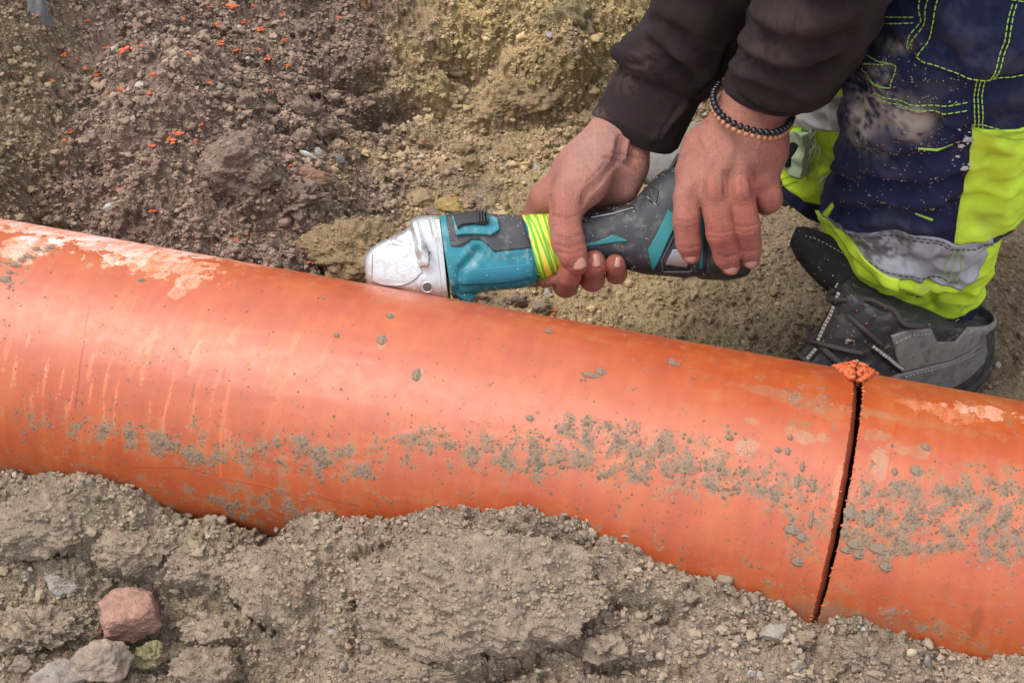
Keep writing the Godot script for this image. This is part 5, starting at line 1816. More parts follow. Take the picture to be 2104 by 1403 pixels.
	# red knuckles and fingertips, paler inner wrist: pixel, radius px, share (negative: paler)
	var red := [[1190, 545, 30, 0.7], [1221, 540, 34, 0.9], [1172, 565, 34, 0.9], [1264, 545, 28, 0.9], [1165, 495, 45, 0.35], [1160, 430, 40, 0.3], [1240, 290, 60, -0.5], [1200, 350, 55, -0.35], [1280, 380, 40, -0.1], [1105, 410, 40, 0.25],
		[1421, 470, 55, 0.5], [1482, 490, 60, 0.5], [1535, 480, 60, 0.45], [1575, 405, 45, 0.6], [1466, 392, 32, 0.4], [1523, 392, 30, 0.3], [1480, 310, 60, -0.15], [1545, 300, 60, 0.1], [1600, 290, 40, 0.3], [1500, 555, 26, 0.3], [1420, 530, 26, 0.4]]
	for q in V:
		var px := to_px(q)
		var n: float = nz.mid.get_noise_3dv(q * 1.2)
		var f: float = nz.fine.get_noise_3dv(q * 1.6)
		var k := 0.30 * n
		for s in red:
			var d2: float = (px - Vector2(s[0], s[1])).length_squared() / (s[2] * s[2])
			if d2 < 4.0:
				k += 1.25 * s[3] * exp(-d2)
		var c := Color(0.49, 0.207, 0.153)
		c = c.lerp(Color(0.44, 0.125, 0.09), clampf(k, 0.0, 1.0)) if k > 0.0 else c.lerp(Color(0.60, 0.33, 0.27), clampf(-k, 0.0, 1.0))
		# ingrained dirt
		var dirt: float = smoothstep(0.10, 0.42, f * 0.8 + nz.streak.get_noise_3dv(q * 2.0) * 0.5 + 0.12 * k)
		c = c.lerp(Color(0.22, 0.11, 0.075), 0.26 * dirt)
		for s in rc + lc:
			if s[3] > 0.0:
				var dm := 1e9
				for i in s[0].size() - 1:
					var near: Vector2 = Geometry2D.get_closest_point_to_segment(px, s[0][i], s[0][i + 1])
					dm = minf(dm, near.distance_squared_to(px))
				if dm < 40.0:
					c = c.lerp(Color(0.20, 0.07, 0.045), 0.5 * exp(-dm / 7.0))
		var g := 1.0 + 0.10 * f + 0.08 * n
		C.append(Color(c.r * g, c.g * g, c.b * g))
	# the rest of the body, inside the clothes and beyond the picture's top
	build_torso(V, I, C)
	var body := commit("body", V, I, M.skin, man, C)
	# nails, laid on the skin that shows there: pixel, half width, half length, roll, tilt up
	for s in [[1190, 541, 16, 14, 0.30, -0.1], [1225, 534, 11, 15, 0.05, 0.2], [1503, 557, 16, 9, -0.28, -0.5], [1544, 544, 14, 9, -0.15, -0.5], [1421, 534, 13.5, 8, -0.1, -0.6], [1269, 538, 8, 12, -0.2, 0.2]]:
		var W := PackedVector3Array()
		var J := PackedInt32Array()
		var dmin := 9.0
		for q in V:
			if absf((q - CAM).dot(FWD) - 1.28) < 0.06 and to_px(q).distance_squared_to(V2(s[0], s[1])) < 30.0:
				dmin = minf(dmin, (q - CAM).dot(FWD))
		if dmin > 8.0:
			continue
		var at := P(s[0], s[1], dmin)
		var k: float = dmin / FPX
		var out := (-FWD * cos(s[5]) + UPV * sin(s[5])).normalized()
		var down := (-UPV).rotated(FWD, -s[4])
		down = (down - out * down.dot(out)).normalized()
		var sd := out.cross(down)
		for j in 11:
			for i in 15:
				var u := (i / 14.0 - 0.5) * 2.0
				var w := (j / 10.0 - 0.5) * 2.0
				var wd := pow(maxf(1.0 - pow(absf(w), 5.0), 0.0), 0.35)
				var rim := i == 0 or i == 14 or j == 0 or j == 10
				var hgt: float = (sqrt(maxf(1.0 - 0.62 * u * u * wd * wd, 0.0)) - 1.0) * s[2] * 1.5 + 1.1 - 1.6 * w * w - (2.2 if rim else 0.0)
				W.append(at + (sd * (u * wd * s[2]) + down * (w * s[3]) + out * hgt) * k)
		grid_index(15, 11, J)
		commit("fingernail", W, J, M.nail, body)

const SHOULDER_L := Vector3(0.42, 0.70, -0.10)
const SHOULDER_R := Vector3(0.43, 0.70, -0.42)
const PELVIS := Vector3(0.86, 0.42, -0.36)

func build_torso(V: PackedVector3Array, I: PackedInt32Array, C: PackedColorArray) -> void:
	var F := Field.new()
	F.setup(Vector3(-0.02, 0.1, -0.68), Vector3(1.08, 1.12, 0.1), 0.012)
	var up := (SHOULDER_L + SHOULDER_R) / 2.0
	for s in [[P(1690, -20, 1.13), P(1785, -275, 1.01), SHOULDER_L], [P(1420, 40, 1.31), P(1640, -290, 1.12), SHOULDER_R]]:
		F.capsule(s[0], s[1], 0.026, 0.026, 0.02)
		F.capsule(s[1], s[2], 0.026, 0.045, 0.02)
		F.capsule(s[2], up, 0.055, 0.08, 0.05)
	F.capsule(up, up.lerp(PELVIS, 0.5), 0.12, 0.12, 0.06)
	F.capsule(up.lerp(PELVIS, 0.5), PELVIS, 0.12, 0.13, 0.06)
	# neck and head, bent towards the work
	var look := Vector3(-0.62, -0.76, 0.12).normalized()
	var crown := Vector3(-0.72, 0.66, 0.05)
	crown = (crown - look * crown.dot(look)).normalized()
	var side := look.cross(crown)
	var hc := Vector3(0.27, 0.85, -0.25)
	F.capsule(up, hc - crown * 0.05 - look * 0.03, 0.06, 0.055, 0.03)
	F.capsule(hc + crown * 0.03 - look * 0.02, hc + crown * 0.02 + look * 0.015, 0.092, 0.085, 0.03)
	F.capsule(hc - crown * 0.04 + look * 0.02, hc - crown * 0.085 + look * 0.05, 0.062, 0.032, 0.03)
	F.capsule(hc + crown * 0.005 + look * 0.098, hc - crown * 0.035 + look * 0.118, 0.010, 0.016, 0.012)
	for s in [-1.0, 1.0]:
		F.capsule(hc + side * s * 0.083 + crown * 0.02 - look * 0.015, hc + side * s * 0.086 - crown * 0.03 - look * 0.005, 0.014, 0.010, 0.008)
		F.crease(hc + side * s * 0.033 + crown * 0.012 + look * 0.10, hc + side * s * 0.030 + crown * 0.012 + look * 0.10, 0.016, 0.008)
	F.crease(hc - crown * 0.062 + look * 0.105 - side * 0.022, hc - crown * 0.062 + look * 0.105 + side * 0.022, 0.006, 0.005)
	F.mesh(V, I)
	while C.size() < V.size():
		var q := V[C.size()]
		var g: float = 1.0 + 0.1 * nz.mid.get_noise_3dv(q)
		C.append(Color(0.43 * g, 0.178 * g, 0.132 * g))

# jacket body, hips and hair: all above the picture's top edge
func build_upper_clothes(man: Node3D, jk: Node3D, cloth: Callable) -> void:
	var F := Field.new()
	F.setup(Vector3(0.1, 0.2, -0.74), Vector3(1.12, 0.95, 0.14), 0.013)
	var up := (SHOULDER_L + SHOULDER_R) / 2.0
	F.capsule(P(1975, -520, 0.955), SHOULDER_L, 0.066, 0.075, 0.02)
	F.capsule(P(1860, -500, 1.06), SHOULDER_R, 0.066, 0.075, 0.02)
	F.capsule(SHOULDER_L, up, 0.075, 0.11, 0.05)
	F.capsule(SHOULDER_R, up, 0.075, 0.11, 0.05)
	for s in [-1.0, 1.0]:
		var o := Vector3(0, 0, 0.07 * s)
		F.capsule(up + o, PELVIS + o, 0.135, 0.14, 0.06)
	var V := PackedVector3Array()
	var I := PackedInt32Array()
	var C := PackedColorArray()
	F.mesh(V, I)
	for q in V:
		C.append(cloth.call(q, 0.0, 0.0))
	commit("jacket_body", V, I, M.cloth, jk, C)
	F = Field.new()
	F.setup(Vector3(0.25, 0.1, -0.74), Vector3(1.14, 0.75, 0.14), 0.013)
	F.capsule(P(2120, -100, 1.16), PELVIS + Vector3(0, -0.02, 0.10), 0.098, 0.115, 0.03)
	F.capsule(P(1850, -150, 1.30), PELVIS + Vector3(0, -0.02, -0.10), 0.09, 0.115, 0.03)
	F.capsule(PELVIS + Vector3(0.02, -0.02, 0.08), PELVIS + Vector3(0.02, -0.02, -0.08), 0.15, 0.15, 0.05)
	V = PackedVector3Array()
	I = PackedInt32Array()
	C = PackedColorArray()
	F.mesh(V, I)
	var navy := cloth_paint(NAVY, Color(0.3, 0.26, 0.2), 0.08)
	for q in V:
		C.append(navy.call(q, 0.0, 0.0))
	commit("trouser_seat", V, I, M.cloth, man, C)
	F = Field.new()
	F.setup(Vector3(0.1, 0.7, -0.42), Vector3(0.45, 1.08, -0.08), 0.009)
	var look := Vector3(-0.62, -0.76, 0.12).normalized()
	var crown := Vector3(-0.72, 0.66, 0.05)
	crown = (crown - look * crown.dot(look)).normalized()
	var hc := Vector3(0.27, 0.85, -0.25)
	F.capsule(hc + crown * 0.042 - look * 0.034, hc + crown * 0.046 - look * 0.012, 0.094, 0.088, 0.03)
	F.capsule(hc - look * 0.045, hc - crown * 0.02 - look * 0.045, 0.088, 0.07, 0.03)
	V = PackedVector3Array()
	I = PackedInt32Array()
	F.mesh(V, I)
	commit("hair", V, I, M.hair, man)

func build_bracelet(man: Node3D) -> void:
	# two turns of beads round the left wrist
	var br := Node3D.new()
	br.name = "bracelet"
	man.add_child(br)
	var black := SphereMesh.new()
	black.radius = 0.0031
	black.height = 0.0058
	black.radial_segments = 20
	black.rings = 12
	var wood: SphereMesh = black.duplicate()
	wood.radius = 0.0027
	wood.height = 0.0050
	for row in 2:
		var L := PackedVector3Array()
		var pts := [[1478, 172, 1.258], [1467, 190, 1.240], [1468, 212, 1.226], [1478, 230, 1.217], [1496, 246, 1.211], [1520, 259, 1.208], [1546, 267, 1.208], [1572, 272, 1.211], [1596, 271, 1.217], [1614, 262, 1.228], [1625, 248, 1.242], [1628, 234, 1.258], [1610, 215, 1.284], [1560, 190, 1.296], [1510, 168, 1.285], [1478, 172, 1.258]]
		for p in pts:
			L.append(P(p[0] - row * 2.0, p[1] + row * 11.0, p[2] + row * 0.0015))
		L = smooth_line(L, 12)
		var cum := PackedFloat32Array([0.0])
		for k in L.size() - 1:
			cum.append(cum[k] + L[k].distance_to(L[k + 1]))
		var gap := 0.0060 if row == 0 else 0.0056
		var at := 0.0
		var seg := 0
		while at < cum[-1] - gap * 0.6:
			while cum[seg + 1] < at:
				seg += 1
			var q := L[seg].lerp(L[seg + 1], (at - cum[seg]) / maxf(cum[seg + 1] - cum[seg], 1e-6))
			var o := MeshInstance3D.new()
			o.name = "bead" if row == 0 else "wooden_bead"
			o.mesh = black if row == 0 else wood
			o.material_override = M.bead_black if row == 0 else M.bead_wood
			o.position = q
			o.basis = Basis.looking_at(L[seg + 1] - L[seg], -FWD) * Basis(Vector3.RIGHT, PI / 2)
			br.add_child(o, true)
			at += gap

# ---------------------------------------------------------------- clothes
func cloth_paint(base: Color, dirt: Color, amount: float, spots := []) -> Callable:
	return func(p: Vector3, _u: float, _v: float) -> Color:
		var n: float = nz.mid.get_noise_3dv(p)
		var f: float = nz.fine.get_noise_3dv(p * 1.3)
		var g := 1.0 + 0.10 * n + 0.10 * f
		var c := Color(base.r * g, base.g * g, base.b * g)
		var k: float = amount * smoothstep(0.05, 0.5, nz.tint.get_noise_3dv(p * 1.5) + 0.4 * n + 0.3 * f)
		if spots.size():
			var px := to_px(p)
			for s in spots:
				var d2: float = pow((px.x - s[0]) / s[2], 2.0) + pow((px.y - s[1]) / s[3], 2.0)
				if d2 < 4.0:
					k += s[4] * exp(-d2) * smoothstep(-0.35, 0.35, f + 0.6 * n + 0.1)
		return c.lerp(dirt, clampf(k, 0.0, 0.95))

func build_jacket(man: Node3D) -> void:
	var jk := Node3D.new()
	jk.name = "jacket"
	man.add_child(jk)
	var cloth := cloth_paint(Color(0.030, 0.0205, 0.0225), Color(0.12, 0.085, 0.068), 0.08, [[1575, 110, 60, 30, 0.25], [1330, 140, 30, 20, 0.2], [1230, 235, 18, 14, 0.55], [1290, 165, 25, 18, 0.35], [1310, 125, 25, 14, 0.3], [1620, 60, 60, 40, 0.2]])
	# the gripping arm
	var rs := tube([
		[V2(1268, 118), V2(1440, 205), 1.338, 0.036, 2.2],
		[V2(1266, 100), V2(1462, 190), 1.334, 0.045, 2.2],
		[V2(1276, 84), V2(1478, 172), 1.330, 0.049, 2.2],
		[V2(1302, 62), V2(1496, 138), 1.322, 0.051, 2.2],
		[V2(1334, 32), V2(1520, 84), 1.305, 0.053, 2.2],
		[V2(1346, -14), V2(1560, 10), 1.275, 0.056, 2.1],
		[V2(1372, -120), V2(1640, -100), 1.21, 0.060, 2.1],
		[V2(1480, -320), V2(1800, -260), 1.12, 0.066, 2.1],
		[V2(1760, -620), V2(2080, -500), 1.05, 0.075, 2.1]])
	rs.wr = 0.007
	rs.wn = nz.crumple
	for f in [[[V2(1272, 108), V2(1300, 122), V2(1330, 122), V2(1345, 112)], 0.006, 0.006], [[V2(1300, 128), V2(1325, 130), V2(1340, 120)], 0.003, -0.004], [[V2(1290, 100), V2(1320, 88), V2(1350, 86), V2(1400, 110)], 0.010, 0.004], [[V2(1345, 60), V2(1380, 70), V2(1430, 110), V2(1460, 150)], 0.012, 0.0045], [[V2(1350, 20), V2(1400, 30), V2(1450, 60)], 0.014, 0.004], [[V2(1350, 95), V2(1390, 120), V2(1430, 165)], 0.007, -0.004], [[V2(1440, 195), V2(1475, 150), V2(1505, 90)], 0.004, -0.0035], [[V2(1400, -10), V2(1480, 10), V2(1530, 40)], 0.016, -0.005], [[V2(1335, 42), V2(1370, 40), V2(1410, 60)], 0.006, -0.003]]:
		fold(rs, f[0], f[1], f[2] * 1.5)
	tube_mesh("sleeve", rs, 100, 170, M.cloth, jk, cloth, 0.0, -1.0, 0.0, false)
	var rcuff := tube([
		[V2(1226, 240), V2(1386, 308), 1.347, 0.027, 2.2],
		[V2(1217, 233), V2(1392, 306), 1.346, 0.031, 2.2],
		[V2(1220, 226), V2(1396, 300), 1.346, 0.033, 2.2],
		[V2(1244, 184), V2(1414, 262), 1.343, 0.035, 2.2],
		[V2(1268, 140), V2(1436, 218), 1.339, 0.037, 2.2],
		[V2(1278, 124), V2(1444, 200), 1.338, 0.033, 2.2]])
	fold(rcuff, [V2(1352, 285), V2(1372, 255), V2(1410, 215)], 0.005, 0.004)
	fold(rcuff, [V2(1345, 300), V2(1362, 265), V2(1395, 220)], 0.003, -0.003)
	var rib := func(p: Vector3, u: float, v: float) -> Color:
		return cloth.call(p, u, v) * (0.93 + 0.14 * (0.5 + 0.5 * sin(u * 130.0)))
	tube_mesh("cuff", rcuff, 260, 40, M.cloth, jk, rib, 0.0, -1.0, 0.0, false)
	# the other arm
	var ls := tube([
		[V2(1500, 150), V2(1672, 205), 1.238, 0.038, 2.2],
		[V2(1503, 132), V2(1695, 190), 1.234, 0.046, 2.2],
		[V2(1509, 108), V2(1722, 166), 1.222, 0.050, 2.2],
		[V2(1524, 66), V2(1752, 128), 1.205, 0.054, 2.2],
		[V2(1540, 30), V2(1780, 80), 1.178, 0.058, 2.2],
		[V2(1556, 0), V2(1806, 22), 1.15, 0.061, 2.1],
		[V2(1600, -110), V2(1862, -90), 1.09, 0.064, 2.1],
		[V2(1690, -300), V2(1970, -250), 1.01, 0.07, 2.1],
		[V2(1900, -620), V2(2200, -480), 0.95, 0.08, 2.1]])
	ls.wr = 0.007
	ls.wn = nz.crumple
	for f in [[[V2(1510, 135), V2(1560, 155), V2(1620, 175), V2(1690, 170)], 0.009, 0.0045], [[V2(1515, 105), V2(1570, 135), V2(1640, 150), V2(1710, 130)], 0.006, -0.0045], [[V2(1530, 80), V2(1580, 110), V2(1650, 122), V2(1720, 100)], 0.009, 0.005], [[V2(1545, 50), V2(1600, 80), V2(1670, 88), V2(1740, 60)], 0.007, -0.004], [[V2(1560, 20), V2(1620, 50), V2(1700, 50), V2(1770, 20)], 0.011, 0.005], [[V2(1600, -20), V2(1680, 10), V2(1760, -10)], 0.010, -0.005], [[V2(1640, 190), V2(1690, 165), V2(1740, 120), V2(1770, 80)], 0.007, 0.0035], [[V2(1660, 150), V2(1715, 115), V2(1750, 70)], 0.006, -0.003]]:
		fold(ls, f[0], f[1], f[2] * 1.5)
	tube_mesh("sleeve", ls, 100, 170, M.cloth, jk, cloth, 0.0, -1.0, 0.0, false)
	var lcuff := tube([
		[V2(1494, 176), V2(1626, 216), 1.253, 0.026, 2.2],
		[V2(1486, 170), V2(1634, 218), 1.252, 0.030, 2.2],
		[V2(1487, 162), V2(1644, 212), 1.250, 0.033, 2.2],
		[V2(1498, 146), V2(1668, 202), 1.243, 0.039, 2.2],
		[V2(1505, 136), V2(1682, 194), 1.238, 0.038, 2.2]])
	tube_mesh("cuff", lcuff, 260, 30, M.cloth, jk, rib, 0.0, -1.0, 0.0, false)
	build_upper_clothes(man, jk, cloth)

func fabric_specks(called: String, t: Tube, count: int, seed_: int, parent: Node, box: Rect2, col := Color(0.55, 0.50, 0.42), big := 0.0012) -> void:
	var r := RandomNumberGenerator.new()
	r.seed = seed_
	var xf := []
	var cc := PackedColorArray()
	for k in count:
		var px := r.randf_range(box.position.x, box.end.x)
		var py := r.randf_range(box.position.y, box.end.y)
		if nz.tint.get_noise_2d(px * 0.003, py * 0.003) + 0.5 * nz.mid.get_noise_2d(px * 0.003, py * 0.003) < r.randf_range(-0.1, 0.3):
			continue
		var uv := uv_at(t, px, py)
		if to_px(t.q(uv.x, uv.y)).distance_to(V2(px, py)) > 4.0:
			continue
		var n := t.nrm(uv.x, uv.y)
		var s := r.randf_range(0.0004, big) if r.randf() < 0.9 else r.randf_range(big, big * 1.8)
		var b := Basis(n, r.randf_range(0, TAU)) * Basis(n.cross(FWD).normalized(), n, n.cross(FWD).normalized().cross(n)) * Basis.from_scale(Vector3(s * r.randf_range(0.7, 1.6), s * 0.5, s))
		xf.append(Transform3D(b, t.p(uv.x, uv.y, 0.0004)))
		var g := r.randf_range(0.7, 1.2)
		cc.append(Color(col.r * g, col.g * g, col.b * g))
	scatter(called, parent, rock_mesh(260 + seed_, 7, 5, 4, 0.8, M.crumb, Vector3.ONE, Color.WHITE, 0.0), xf, cc)

const HIVIS := Color(0.60, 0.85, 0.05)
const NAVY := Color(0.021, 0.025, 0.062)

func build_front_leg(man: Node3D) -> void:
	var tr := Node3D.new()
	tr.name = "trouser_leg"
	man.add_child(tr, true)
	var up := Vector3(0.02, 1, -0.05).normalized()
	var lg := tube([
		[V2(1840, 690), V2(1984, 672), 1.485, 0.043, 2.2, up],
		[V2(1830, 646), V2(1990, 626), 1.462, 0.045, 2.2, up],
		[V2(1816, 618), V2(2002, 596), 1.450, 0.050, 2.2, up],
		[V2(1764, 560), V2(2024, 546), 1.426, 0.062, 2.2, up],
		[V2(1712, 500), V2(2036, 500), 1.402, 0.074, 2.2, up],
		[V2(1692, 445), V2(2050, 452), 1.378, 0.080, 2.2, up],
		[V2(1714, 396), V2(2084, 400), 1.352, 0.083, 2.2, up],
		[V2(1728, 330), V2(2118, 330), 1.318, 0.086, 2.2, up],
		[V2(1736, 240), V2(2138, 230), 1.268, 0.090, 2.2, up],
		[V2(1748, 140), V2(2165, 110), 1.208, 0.094, 2.2, up],
		[V2(1782, 40), V2(2215, -10), 1.160, 0.098, 2.2, up],
		[V2(1840, -60), V2(2300, -130), 1.13, 0.10, 2.2, up],
		[V2(1960, -180), V2(2460, -230), 1.14, 0.10, 2.2, up]])
	lg.wr = 0.014
	lg.wn = nz.crumple
	for f in [[[V2(1722, 400), V2(1790, 395), V2(1850, 410), V2(1930, 395)], 0.010, 0.006], [[V2(1730, 368), V2(1800, 372), V2(1880, 385), V2(1960, 360)], 0.006, -0.006], [[V2(1735, 340), V2(1800, 345), V2(1880, 350), V2(1970, 335)], 0.011, 0.005], [[V2(1750, 310), V2(1830, 322), V2(1900, 318), V2(1975, 300)], 0.007, -0.005], [[V2(1765, 275), V2(1850, 290), V2(1930, 300), V2(1985, 292)], 0.008, 0.004],
		[[V2(1720, 430), V2(1800, 428), V2(1900, 440), V2(1950, 425)], 0.007, -0.006], [[V2(1740, 445), V2(1830, 460), V2(1930, 462)], 0.008, 0.004], [[V2(1760, 230), V2(1820, 260), V2(1880, 262)], 0.014, 0.005], [[V2(1925, 230), V2(1935, 260), V2(1965, 280)], 0.006, -0.004], [[V2(1945, 240), V2(1970, 255)], 0.005, 0.004],
		[[V2(1720, 475), V2(1800, 520), V2(1880, 540)], 0.008, -0.004], [[V2(1830, 565), V2(1900, 590), V2(1960, 590)], 0.007, 0.005], [[V2(1850, 612), V2(1920, 620), V2(1980, 590)], 0.006, -0.005], [[V2(1905, 575), V2(1918, 610), V2(1920, 640)], 0.004, -0.004], [[V2(2040, 330), V2(2030, 380), V2(2000, 440)], 0.012, -0.005], [[V2(2060, 300), V2(2070, 360), V2(2050, 420)], 0.010, 0.004],
		[[V2(1890, 60), V2(1930, 90), V2(2000, 110)], 0.012, -0.004], [[V2(1800, 70), V2(1850, 90), V2(1870, 110)], 0.009, -0.004], [[V2(1960, 20), V2(1965, 70), V2(1990, 120)], 0.009, 0.005]]:
		fold(lg, f[0], f[1], f[2] * 1.4)
	var beige := Color(0.42, 0.38, 0.32)
	var navy := cloth_paint(NAVY, beige, 0.06, [[1800, 205, 44, 28, 0.7], [1770, 240, 30, 44, 0.75], [1860, 240, 44, 28, 0.95], [1900, 250, 26, 20, 0.7], [1880, 280, 25, 14, 0.6], [1790, 160, 40, 22, 0.4], [1820, 145, 22, 14, 0.4], [1840, 90, 40, 12, 0.5], [1800, 255, 40, 24, 0.2], [1765, 275, 20, 20, 0.4], [1800, 310, 30, 20, 0.2], [1850, 100, 20, 14, 0.4]])
	var yellow := cloth_paint(HIVIS, Color(0.25, 0.22, 0.10), 0.16, [[1900, 600, 40, 18, 0.35], [2020, 450, 20, 20, 0.3]])
	var silver := cloth_paint(Color(0.42, 0.43, 0.46), Color(0.10, 0.10, 0.095), 0.25, [[1750, 485, 90, 40, 1.3], [1830, 520, 60, 36, 0.9], [1930, 520, 18, 14, 0.6], [1720, 460, 40, 20, 0.4]])
	# the band's middle line divides navy above from yellow below
	var Tt := uv_line(lg, [V2(1693, 441), V2(1722, 464), V2(1790, 476), V2(1860, 480), V2(1920, 488), V2(1960, 496), V2(2005, 498), V2(2036, 480)])
	var Tb := uv_line(lg, [V2(1701, 468), V2(1740, 502), V2(1800, 546), V2(1860, 566), V2(1920, 578), V2(1972, 584), V2(2006, 560), V2(2030, 520)])
	var split := func(u: float) -> float:
		var uu := u if u < PI + 1.2 else u - TAU
		if uu > Tt[0].x:
			return (Tt[0].y + Tb[0].y) / 2.0
		for k in Tt.size() - 1:
			var ua := (Tt[k].x + Tb[k].x) / 2.0
			var ub := (Tt[k + 1].x + Tb[k + 1].x) / 2.0
			if uu <= ua and uu >= ub:
				var s := (ua - uu) / maxf(ua - ub, 1e-5)
				return lerpf((Tt[k].y + Tb[k].y) / 2.0, (Tt[k + 1].y + Tb[k + 1].y) / 2.0, s)
		return (Tt[-1].y + Tb[-1].y) / 2.0
	var hem_v := 2.55
	var base := func(p: Vector3, u: float, v: float) -> Color:
		if v < hem_v:
			return navy.call(p, u, v)
		return navy.call(p, u, v) if v > split.call(u) else yellow.call(p, u, v)
	tube_mesh("trouser_fabric", lg, 150, 300, M.cloth, tr, base, 0.0, -1.0, 0.0, false)
	# yellow side panel
	var A := uv_line(lg, [V2(2000, 267), V2(1996, 300), V2(1988, 350), V2(1980, 390), V2(1968, 440), V2(1960, 494)])
	var B := PackedVector2Array()
	for k in A.size():
		B.append(Vector2(-1.3, A[k].y))
	panel("hi_vis_panel", lg, A, B, 60, 50, 0.0016, M.hi_vis, tr, yellow)
	var band := panel("reflective_band", lg, Tt, Tb, 90, 26, 0.0018, M.reflective, tr, silver)
	stitches("band_stitching", lg, [[V2(1722, 470), V2(1790, 484), V2(1860, 489), V2(1920, 497), V2(1960, 506), V2(2005, 507), V2(2034, 490)], [V2(1790, 532), V2(1860, 556), V2(1920, 569), V2(1965, 574)], [V2(1870, 482), V2(1920, 492), V2(1960, 500)]], M.thread_dark, band, 0.003, 0.004, 0.002, 0.0006)
	stitches("band_seam_stitching", lg, [[V2(1962, 500), V2(1952, 530), V2(1938, 575)], [V2(1972, 502), V2(1962, 535), V2(1948, 578)], [V2(1982, 504), V2(1972, 540), V2(1958, 582)]], M.thread, band, 0.003)
	# the rim of yellow that stands up over the boot's tongue
	var Ru := uv_line(lg, [V2(1690, 432), V2(1700, 455), V2(1735, 492), V2(1790, 535), V2(1850, 562)])
	var Rl := uv_line(lg, [V2(1694, 450), V2(1712, 485), V2(1750, 520), V2(1800, 556), V2(1850, 580)])
	panel("hi_vis_edge", lg, Ru, Rl, 40, 10, 0.0036, M.hi_vis, tr, yellow)
	# hem
	stitches("hem_stitching", lg, [[V2(1826, 622), V2(1850, 640), V2(1890, 652), V2(1930, 653), V2(1965, 640), V2(1986, 618)], [V2(1830, 632), V2(1855, 650), V2(1895, 662), V2(1930, 663), V2(1970, 648)]], M.thread, tr)
	var seams := [
		[V2(1799, 35), V2(1840, 35), V2(1881, 35)], [V2(1794, 47), V2(1835, 48), V2(1874, 47)],
		[V2(1897, 0), V2(1888, 43), V2(1872, 71), V2(1860, 100)], [V2(1915, 0), V2(1903, 36), V2(1880, 78), V2(1861, 103)],
		[V2(1771, 103), V2(1817, 125), V2(1846, 134), V2(1835, 178), V2(1806, 164), V2(1768, 142)], [V2(1789, 128), V2(1831, 130)], [V2(1780, 156), V2(1830, 176)]]
	stitches("seam_stitching", lg, seams, M.thread, tr, 0.0010, 0.0040, 0.0013, 0.00062)
	var proud := [
		[V2(1806, 185), V2(1871, 203), V2(1930, 207), V2(1995, 208)], [V2(1814, 196), V2(1871, 212), V2(1942, 221), V2(1995, 218)],
		[V2(2010, 166), V2(2003, 200), V2(2002, 228), V2(2004, 266)], [V2(2018, 166), V2(2011, 200), V2(2010, 228), V2(2012, 266)], [V2(2026, 167), V2(2019, 200), V2(2018, 228), V2(2020, 266)],
		[V2(1997, 251), V2(2049, 258), V2(2104, 269)], [V2(1997, 265), V2(2049, 273), V2(2104, 283)]]
	stitches("seam_stitching", lg, proud, M.thread, tr, 0.0028, 0.0040, 0.0013, 0.00062)
	var pocket := [
		[V2(1941, 0), V2(1931, 43), V2(1909, 86), V2(1893, 112)], [V2(1893, 112), V2(1942, 134), V2(2031, 155), V2(2084, 156), V2(2104, 151)],
		[V2(2081, 14), V2(2063, 78), V2(2034, 150)], [V2(2089, 14), V2(2071, 78), V2(2041, 150)], [V2(2063, 4), V2(2104, 9)]]
	stitches("pocket_stitching", lg, pocket, M.thread, tr, 0.0064, 0.0040, 0.0013, 0.00062)
	stitches("loose_piping", lg, [[V2(1892, 292), V2(1920, 297), V2(1953, 303), V2(1985, 296)], [V2(1881, 442), V2(1898, 447), V2(1918, 447)], [V2(1948, 434), V2(1958, 428)]], M.thread, tr, 0.001, 0.03, 0.0, 0.0014)
	# pocket hanging on the thigh
	panel("pocket", lg, uv_line(lg, [V2(1939, 0), V2(1928, 43), V2(1906, 86), V2(1888, 116)]), uv_line(lg, [V2(2090, -10), V2(2072, 60), V2(2055, 120), V2(2034, 160)]), 40, 40, 0.005, M.cloth, tr, navy)
	panel("pocket_side", lg, uv_line(lg, [V2(2078, -12), V2(2068, 60), V2(2050, 120), V2(2034, 160)]), uv_line(lg, [V2(2150, -20), V2(2142, 40), V2(2125, 100), V2(2112, 152)]), 40, 30, 0.0045, M.cloth, tr, navy)
	panel("knee_pad_flap", lg, uv_line(lg, [V2(1750, 165), V2(1806, 190), V2(1871, 208), V2(1940, 216), V2(1996, 214)]), uv_line(lg, [V2(1748, 178), V2(1812, 203), V2(1871, 218), V2(1942, 227), V2(1996, 224)]), 50, 5, 0.0022, M.cloth, tr, navy)
	fabric_specks("mud_specks", lg, 1200, 3, tr, Rect2(1740, 90, 250, 350), Color(0.40, 0.36, 0.30), 0.0006)
	fabric_specks("plaster_flakes", lg, 46, 4, tr, Rect2(1958, 275, 40, 60), Color(0.50, 0.48, 0.48), 0.0022)
	fabric_specks("dirt_specks", lg, 200, 5, tr, Rect2(1700, 440, 330, 200), Color(0.10, 0.09, 0.07), 0.0007)
	build_front_boot(man)

# a boot from flat slices: H the heel's back on the ground, F towards the toe
func boot_tube(H: Vector3, F: Vector3, prof: Array) -> Tube:
	# slices: [height, heel offset, length, half width, squareness, how much higher in front]
	var t := Tube.new()
	var S := Vector3.UP.cross(F).normalized()
	if S.dot(CAM - H) < 0.0:
		S = -S
	for s in prof:
		t.c.append(H + F * (s[1] + s[2] / 2.0) + Vector3.UP * s[0])
		t.a.append(F * (s[2] / 2.0) + Vector3.UP * ((s[5] if s.size() > 5 else 0.0) / 2.0))
		t.b.append(S * s[3])
		t.e.append(s[4])
	t.sgn = 1.0 if t.a[0].cross(t.b[0]).dot(Vector3.UP) > 0.0 else -1.0
	return t

func floor_at(px: float, py: float) -> Vector3:
	var r := ray(px, py)
	return CAM + r * ((FLOOR - CAM.y) / r.y)

